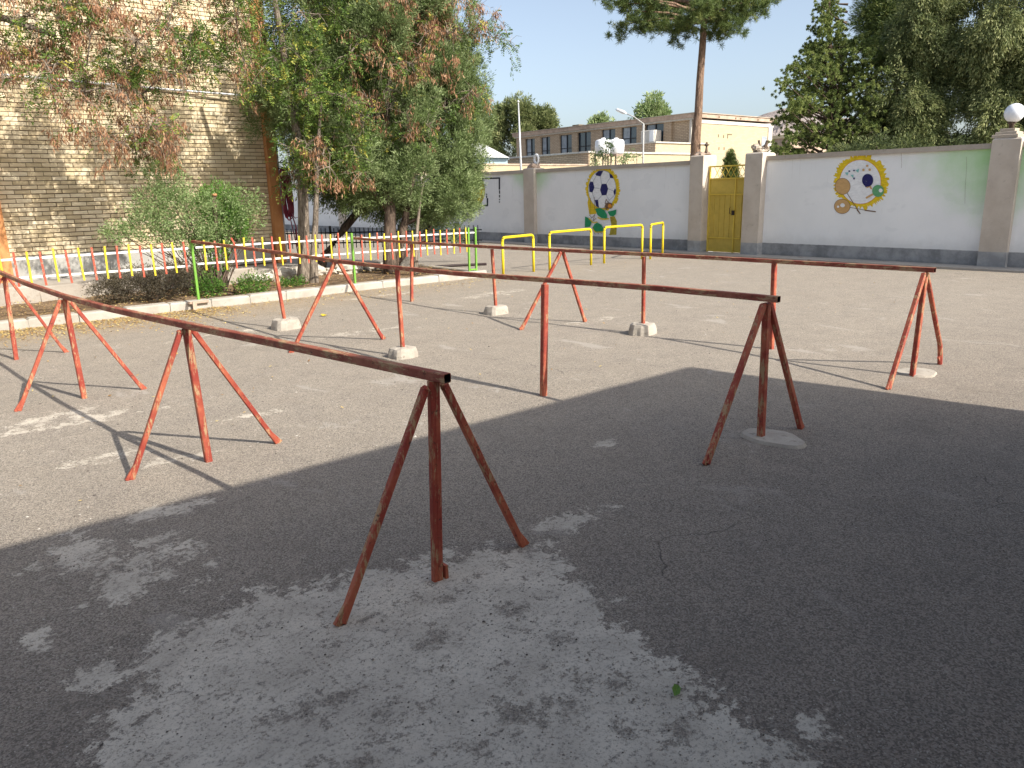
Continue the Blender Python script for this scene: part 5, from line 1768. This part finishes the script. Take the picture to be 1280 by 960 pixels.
# water tanks
for i, (px, py, lab) in enumerate(((754, 184, 'left white water tank above the wall, half behind a climbing plant'), (770, 184, 'right white water tank, its round side bare'))):
    c = at(px, py, 29.5)
    t = thing('water_tank', lab, 'water tank', (c[0], c[1], 2.6), 'white tanks above the wall')
    prof = [(r_ * 0.72, z_ * 0.72) for r_, z_ in [(0.05, -0.37), (0.36, -0.36), (0.42, -0.28), (0.42, -0.1), (0.43, -0.08), (0.43, 0.08), (0.42, 0.1), (0.42, 0.28), (0.36, 0.36), (0.12, 0.41), (0.1, 0.46), (0.04, 0.47)]]
    MB().lathe((c[0], c[1], c[2]), prof, 22).build('body', M['white_plastic'], t, smooth=True)
    mb = MB()
    for (ux, uy) in ((-.3, -.3), (.3, -.3), (.3, .3), (-.3, .3)):
        mb2 = MB().bar((c[0] + ux * 0.7, c[1] + uy * 0.7, 0), (c[0] + ux * 0.7, c[1] + uy * 0.7, c[2] - 0.32), 0.05, 0.05, (0, 1, 0)); mb2.build('leg', M['roof_edge'], t)
    MB().box(c[0] - .26, c[0] + .26, c[1] - .26, c[1] + .26, c[2] - 0.32, c[2] - 0.27).build('platform', M['roof_edge'], t)
# climbing plants showing over the wall
def wallplant(label, px, py, d_, r, n_):
    c = at(px, py, d_)
    b = (c[0], c[1], 0.0)
    t = spray_tree('climbing_plant', label, [([(c[0], c[1], 0), (c[0] + 0.05, c[1], 1.2), (c[0], c[1], c[2])], [0.025, 0.02, 0.008])], 'bark_grey',
                   [(c[0], c[1], c[2] + r * 0.4, r * 0.8, r * 0.8, r), (c[0] - 0.1, c[1] + 0.15, c[2] - r * 0.5, r, r, r * 0.7)], n_, 14, 0.16, 0.07, 0.03, 'leaf_privet', b, 'plant', tone0=0.4, shell=0.2)
wallplant('leafy climber in front of the white tanks', 757, 193, 24.0, 0.26, 50)
wallplant('thin climber just right of the white tanks', 782, 200, 24.0, 0.14, 14)
wallplant('thin climber left of the pine trunk, above the wall', 796, 193, 24.5, 0.16, 12)
# street lamp, flagpole
c = at(804, 190, 30)
t = thing('street_lamp', 'street lamp with a slanting arm in front of the long brick building', 'street lamp', (c[0], c[1], 0))
zt = at(804, 155, 30)[2]
MB().tube([(c[0], c[1], 0), (c[0], c[1], zt)], [0.04, 0.028], 10).build('pole', M['greypaint'], t, smooth=True)
e = at(781, 141, 30.3); h0 = at(776, 139, 30.4)
MB().tube([(c[0], c[1], zt), tuple(Vector((c[0], c[1], zt)).lerp(Vector(e), 0.5) + Vector((0, 0, 0.05))), e], 0.022, 8).build('arm', M['greypaint'], t, smooth=True)
d = (Vector(h0) - Vector(e)).normalized()
mb = MB(); mb.tube([Vector(e) - d * 0.1, Vector(e) + d * 0.05, Vector(e) + d * 0.35, Vector(e) + d * 0.42], [0.02, 0.07, 0.055, 0.02], 10); mb.build('lamp_head', M['white_plastic'], t, smooth=True)
c = at(651, 205, 28)
t = thing('tall_pole', 'thin pale steel pole rising behind the wall left of the football mural', 'pole', (c[0], c[1], 0))
zt = at(648, 128, 28)[2]
MB().tube([(c[0], c[1], 0), (c[0], c[1], 2.6), (c[0] - 0.03, c[1] + 0.03, zt)], [0.045, 0.04, 0.022], 10).build('shaft', M['steel'], t, smooth=True)
MB().lathe((c[0] - 0.03, c[1] + 0.03, zt), [(0.02, 0), (0.05, 0.02), (0.03, 0.06), (0.005, 0.08)], 10).build('cap', M['steel'], t)
# far beige house and mountain
c = at(985, 180, 62)
t = thing('beige_house', 'plain beige flat-roofed house between the long building and the trees', 'house', (c[0], c[1], 0))
MB().box(c[0] - 3.0, c[0] + 6, c[1] - 2, c[1] + 3, 0, 5.0).build('wall', M['roof_edge'], t)
MB().box(c[0] - 3.1, c[0] + 6.1, c[1] - 2.1, c[1] + 3.1, 5.002, 5.25).build('parapet', M['cream_wall'], t)
MB().box(c[0] - 1.5, c[0] - 0.3, c[1] - 2.15, c[1] - 2.101, 5.02, 5.2).build('vent', M['frame_black'], t)
mb = MB()
hs = []
for i in range(61):
    px = 880 + i * 5
    k = 165 - 27 * math.exp(-((px - 975) / 55.0) ** 2) - 14 * math.exp(-((px - 1060) / 60.0) ** 2)
    k += 1.6 * mnoise.noise(Vector((i * 0.35, 0, 2)))
    hs.append((px, k))
rows = 9
for j in range(rows):
    for (px, py) in hs:
        c = at(px, py, 2400)
        f = j / (rows - 1)
        dd = 2400 - 900 * (1 - f)
        c2 = at(px, 240, dd)
        z = -20 + (c[2] + 20) * (f ** 0.8) + (1 - f) * f * 90 * mnoise.noise(Vector((px * 0.03, j * 0.8, 7)))
        mb.v.append((c2[0], c2[1], z))
for j in range(rows):
    pass
w = len(hs)
for j in range(rows - 1):
    for i in range(w - 1):
        mb.f.append((j * w + i, j * w + i + 1, (j + 1) * w + i + 1, (j + 1) * w + i)); mb.mi.append(0)
o = mb.build('mountain', M['rock'], None, smooth=False)
o['kind'] = 'structure'

# pine with the tall bare trunk behind the wall
def needles_tree(name, label, trunk, rr, limbs, tips, bark, mat, loc, ncl, per, ll, lw, csz, group=None, hole=0.0, tone0=0.5):
    t = thing(name, label, 'tree', loc, group)
    mb = MB(); mb.tube(trunk, rr, 12)
    for (pts, r2) in limbs:
        mb.tube(pts, r2, 6, cap=False)
    mb.build('trunk', M[bark], t, smooth=True)
    P = np.repeat(np.array(tips), ncl, 0)
    P = P + rng.normal(size=P.shape) * np.array([csz, csz, csz * 0.5])
    n_ = len(P)
    ct = np.clip(rng.normal(tone0, 0.22, n_), 0, 1)
    Pi = np.repeat(P, per, 0)
    Dn = unit(rng.normal(size=Pi.shape) + np.array([0, 0, 0.55]))
    Q = leaf_quads(Pi, Dn, ll * rng.uniform(0.6, 1.25, len(Pi)), lw)
    quads('crown', Q, np.clip(np.repeat(ct, per) + rng.normal(0, 0.1, len(Pi)), 0, 1), M[mat], t)
    return t
dP = 22.0
b0 = at(871, 238, dP)
tr = [(b0[0], b0[1], 0)] + [at(px, py, dP) for px, py in ((869, 200), (870, 170), (873, 140), (875, 100), (878, 60), (880, 30), (878, 0), (876, -60))]
rr = [0.16, 0.145, 0.13, 0.11, 0.10, 0.092, 0.085, 0.075, 0.04]
limbs, tips = [], []
ends = [(768, 12, -1), (775, 38, 0), (800, 45, 0.3), (830, 42, -0.6), (812, 20, 0.4), (790, -5, 0.9), (850, 50, 0.5), (905, 48, 0.4), (912, 40, -0.5), (930, 22, 0.5), (955, 15, 0), (968, 2, 0.5), (940, 0, -0.8), (860, 30, -1.2), (890, 35, 1), (840, 5, 1),
        (905, 5, -1), (870, -20, 0.5), (820, -20, 0), (920, -25, 0), (790, 20, -0.8), (885, 15, -1.4), (850, 15, 1.4), (945, -10, 1), (805, 5, -1), (835, 28, 0.9), (858, 42, -0.5), (895, 20, 0.2), (770, -8, 0.2), (925, 32, -0.3)]
for (px, py, dd) in ends:
    py -= 7
    e = Vector(at(px, py, dP + dd * 1.1))
    k = 6 if py > 20 else 7
    s0 = Vector(tr[k]) if py > 0 else Vector(tr[7])
    s0 = Vector(tr[6]).lerp(Vector(tr[7]), random.random()) if py > -5 else Vector(tr[7])
    m = s0.lerp(e, 0.5) + Vector((0, 0, 0.05 + 0.1 * random.random()))
    limbs.append(([s0, m, e], [0.045, 0.03, 0.008]))
    for f in (0.45, 0.65, 0.82, 1.0, 1.0):
        p = m.lerp(e, f) + Vector(rng.normal(size=3)) * 0.12
        tips.append(tuple(p))
needles_tree('pine_tree', 'tall pine with a long bare trunk and flat crown behind the wall', tr, rr, limbs, tips, 'bark_pine', 'leaf_pine', (b0[0], b0[1], 0), 13, 40, 0.14, 0.011, 0.16, tone0=0.5)

# trees behind the wall at right
def pxblobs(lst, d_):
    out = []
    for (px, py, rx, ry, dd) in lst:
        c = at(px, py, d_ + dd)
        k = (d_ + dd) / 966.0
        out.append((c[0], c[1], c[2], rx * k, rx * k, ry * k))
    return out
def bgtree(name, label, d_, base_px, lst, ncl, per, cs, ll, lw, mat, bark='bark_brown', top=None, rtr=0.16, pl=None, **kw):
    b = at(base_px, 236, d_)
    tp = at(top[0], top[1], d_) if top else at(lst[0][0], lst[0][1], d_)
    mid_ = (b[0] * 0.5 + tp[0] * 0.5 + 0.1, b[1] * 0.5 + tp[1] * 0.5, tp[2] * 0.5)
    paths = [([(b[0], b[1], 0), mid_, tp], [rtr, rtr * 0.75, 0.03])]
    bl0 = pxblobs(lst, d_)
    bl = plumes(bl0, pl[0], pl[1]) if pl else bl0
    for q_ in bl0[:10]:
        s_ = (mid_[0], mid_[1], max(0.8, q_[2] - 0.9))
        paths.append(([s_, ((s_[0] + q_[0]) / 2, (s_[1] + q_[1]) / 2, (s_[2] + q_[2]) / 2 + 0.1), q_[:3]], [0.05, 0.035, 0.01]))
    return spray_tree(name, label, paths, bark, bl, ncl, per, cs, ll, lw, mat, (b[0], b[1], 0), group=None, **kw)
G2 = None
JP = [(1036, -14), (1028, 8), (1031, 26), (1020, 38), (1025, 52), (1008, 62), (1014, 78), (992, 84), (981, 104), (986, 120), (992, 130), (978, 150), (990, 166), (972, 188), (985, 200), (1100, 200), (1108, 70), (1088, 45), (1070, 60), (1062, 44), (1048, 34), (1042, 12)]
jx_, jy_ = np.array([p[0] for p in JP], float), np.array([p[1] for p in JP], float)
tips, limbs = [], []
jb = at(1042, 236, 21.5)
jt = [(jb[0], jb[1], 0)] + [at(px, py, 21.5) for px, py in ((1043, 200), (1040, 150), (1041, 100), (1037, 50), (1036, 10), (1036, -18))]
cand = []
while len(cand) < 330:
    px, py = random.uniform(970, 1110), random.uniform(-14, 202)
    if inpoly(np.array([px]), np.array([py]), JP)[0]:
        cand.append((px, py))
cand += [(p[0], p[1]) for p in JP[:15]] * 2
for (px, py) in cand:
    wd = 0.25 + 1.5 * min(1, max(0.0, (py + 10) / 120.0))
    e = Vector(at(px, py, 21.5 + random.uniform(-wd, wd)))
    tips.append(tuple(e))
    if random.random() < 0.4:
        zz = max(0.6, e.z - 0.35 * math.hypot(e.x - jb[0], e.y - jb[1]))
        s0 = Vector((jb[0], jb[1], min(zz, jt[-1][2])))
        limbs.append(([s0, s0.lerp(e, 0.55) + Vector((0, 0, -0.05)), e], [0.03, 0.018, 0.006]))
needles_tree('juniper_tree', 'leafy evergreen with a pointed ragged top, leftmost of the trees behind the right-hand wall', jt, [0.15, 0.13, 0.11, 0.09, 0.06, 0.04, 0.015], limbs, tips, 'bark_brown', 'leaf_dark', (jb[0], jb[1], 0), 13, 52, 0.065, 0.017, 0.16, tone0=0.6)
bgtree('pine_tree', 'grey-green pine crown showing between the evergreens at upper right', 25, 1125,
       [(1120, 25, 40, 30, 0), (1100, 10, 24, 28, 0), (1140, 50, 45, 22, 0), (1110, 60, 24, 16, 0), (1150, 10, 38, 26, 0)], 2600, 26, 0.34, 0.14, 0.018, 'leaf_pine', shell=0.2, upb=0.5, tone0=0.45, sp=0.9)
bgtree('cypress_tree', 'broad dark evergreen, middle of the trees behind the right-hand wall', 20.5, 1165,
       [(1170, 60, 60, 44, 0), (1140, 110, 55, 40, 0), (1200, 110, 56, 48, 0), (1125, 160, 52, 32, 0), (1180, 160, 60, 36, 0), (1110, 185, 40, 20, 0), (1215, 40, 44, 46, 0), (1160, 185, 60, 20, 0.2), (1180, 10, 60, 40, 0), (1140, 30, 30, 30, 0.4)],
       9000, 28, 0.24, 0.085, 0.026, 'leaf_olive', top=(1180, -30), shell=0.35, upb=-0.3, droop=0.5, tone0=0.55, hole=0.3, rtr=0.2, pl=(14, 0.36))
bgtree('willow_tree', 'drooping olive-green tree behind the globe lamp at the right edge', 19.5, 1262,
       [(1262, 60, 50, 50, 0), (1245, 125, 44, 50, 0), (1290, 120, 50, 55, 0), (1235, 165, 34, 28, 0), (1280, 10, 60, 45, 0), (1310, 60, 50, 60, 0), (1250, 175, 40, 16, 0.3), (1320, 170, 50, 40, 0)],
       7500, 28, 0.24, 0.09, 0.026, 'leaf_olive', top=(1270, -30), shell=0.3, upb=-0.5, droop=0.7, tone0=0.66, hole=0.3, rtr=0.18, pl=(14, 0.36))
bgtree('small_thuja', 'small dark cone-shaped thuja right behind the yellow gate', 21, 913,
       [(913, 203, 7, 10, 0), (913, 211, 9, 10, 0), (913, 194, 3, 6, 0), (913, 222, 10, 12, 0), (913, 232, 10, 12, 0)], 900, 18, 0.09, 0.045, 0.014, 'leaf_dark', top=(913, 192), shell=0.4, upb=1.2, rtr=0.04)
# far trees
bgtree('far_pine_tree', 'round-topped dark pine behind the pole, left of the long building', 78, 655,
       [(640, 155, 22, 26, 0), (665, 150, 20, 18, 0), (640, 180, 26, 18, 0), (668, 168, 22, 14, 1), (625, 175, 18, 24, 0), (685, 156, 7, 5, 0), (650, 140, 20, 12, 0), (615, 190, 12, 14, 0)], 3400, 22, 0.6, 0.30, 0.09, 'leaf_olive', top=(645, 140), shell=0.3, tone0=0.5, rtr=0.2, hole=0.3, pl=(1.6, 0.8))
bgtree('far_poplar_tree', 'fresh green treetop rising behind the long building roof', 62, 815,
       [(815, 130, 9, 11, 0), (809, 145, 12, 12, 0), (823, 147, 11, 12, 0), (833, 152, 5, 6, 0), (815, 160, 18, 10, 0)], 420, 18, 0.6, 0.26, 0.10, 'leaf_privet', top=(815, 125), shell=0.3, tone0=0.75, rtr=0.15)
bgtree('far_shrub_tree', 'faint pale green treetop above the roof left of the street lamp', 66, 752,
       [(753, 151, 5, 7, 0), (748, 157, 9, 8, 0), (762, 157, 8, 6, 0)], 160, 16, 0.5, 0.26, 0.10, 'leaf_privet', top=(752, 148), shell=0.2, tone0=0.9, rtr=0.1)
# low greenery closing the gap under the crowns behind the wall
bgtree('hedge_tree', 'dark low shrubs just above the coping between the big trees', 19.0, 1110,
       [(1095, 182, 14, 9, 0), (1062, 190, 18, 7, 0), (1135, 186, 16, 8, 0.3), (1180, 184, 20, 9, 0), (1215, 178, 14, 8, 0.4)], 330, 22, 0.26, 0.08, 0.022, 'leaf_olive', top=(1110, 190), shell=0.0, tone0=0.2, rtr=0.05, hole=0.35)

# ================================================================== BUILDING THE CAMERA STANDS BESIDE
S = thing('school_building', 'cream brick school building behind the photographer that shades the yard', 'building', (3, -5, 0))
H = 4.0
xc, yc = 6.65, -1.06
MB().box(-16, xc, -9, yc, 0, H - 0.16).build('wall', M['far_cream'], S)
MB().box(-16, xc + 0.02, -9, yc + 0.02, H - 0.158, H).build('parapet', M['white_trim'], S)
for x in (-13, -10, -7, -4, 1.5, 4.2):
    o = MB().box(x, x + 1.5, yc + 0.003, yc + 0.02, 1.1, 2.6).build('window', M['glass'], S)
    MB().box(x - 0.05, x + 1.55, yc + 0.003, yc + 0.07, 1.04, 1.098).build('sill', M['white_trim'], o)
    MB().box(x + 0.72, x + 0.78, yc + 0.021, yc + 0.04, 1.1, 2.6).build('frame', M['white_trim'], o)
MB().box(-1.0, 0.4, yc + 0.003, yc + 0.03, 0, 2.3).build('door', M['greypaint'], S)

for o in list(bpy.data.objects):
    if '_o' in o:
        del o['_o']
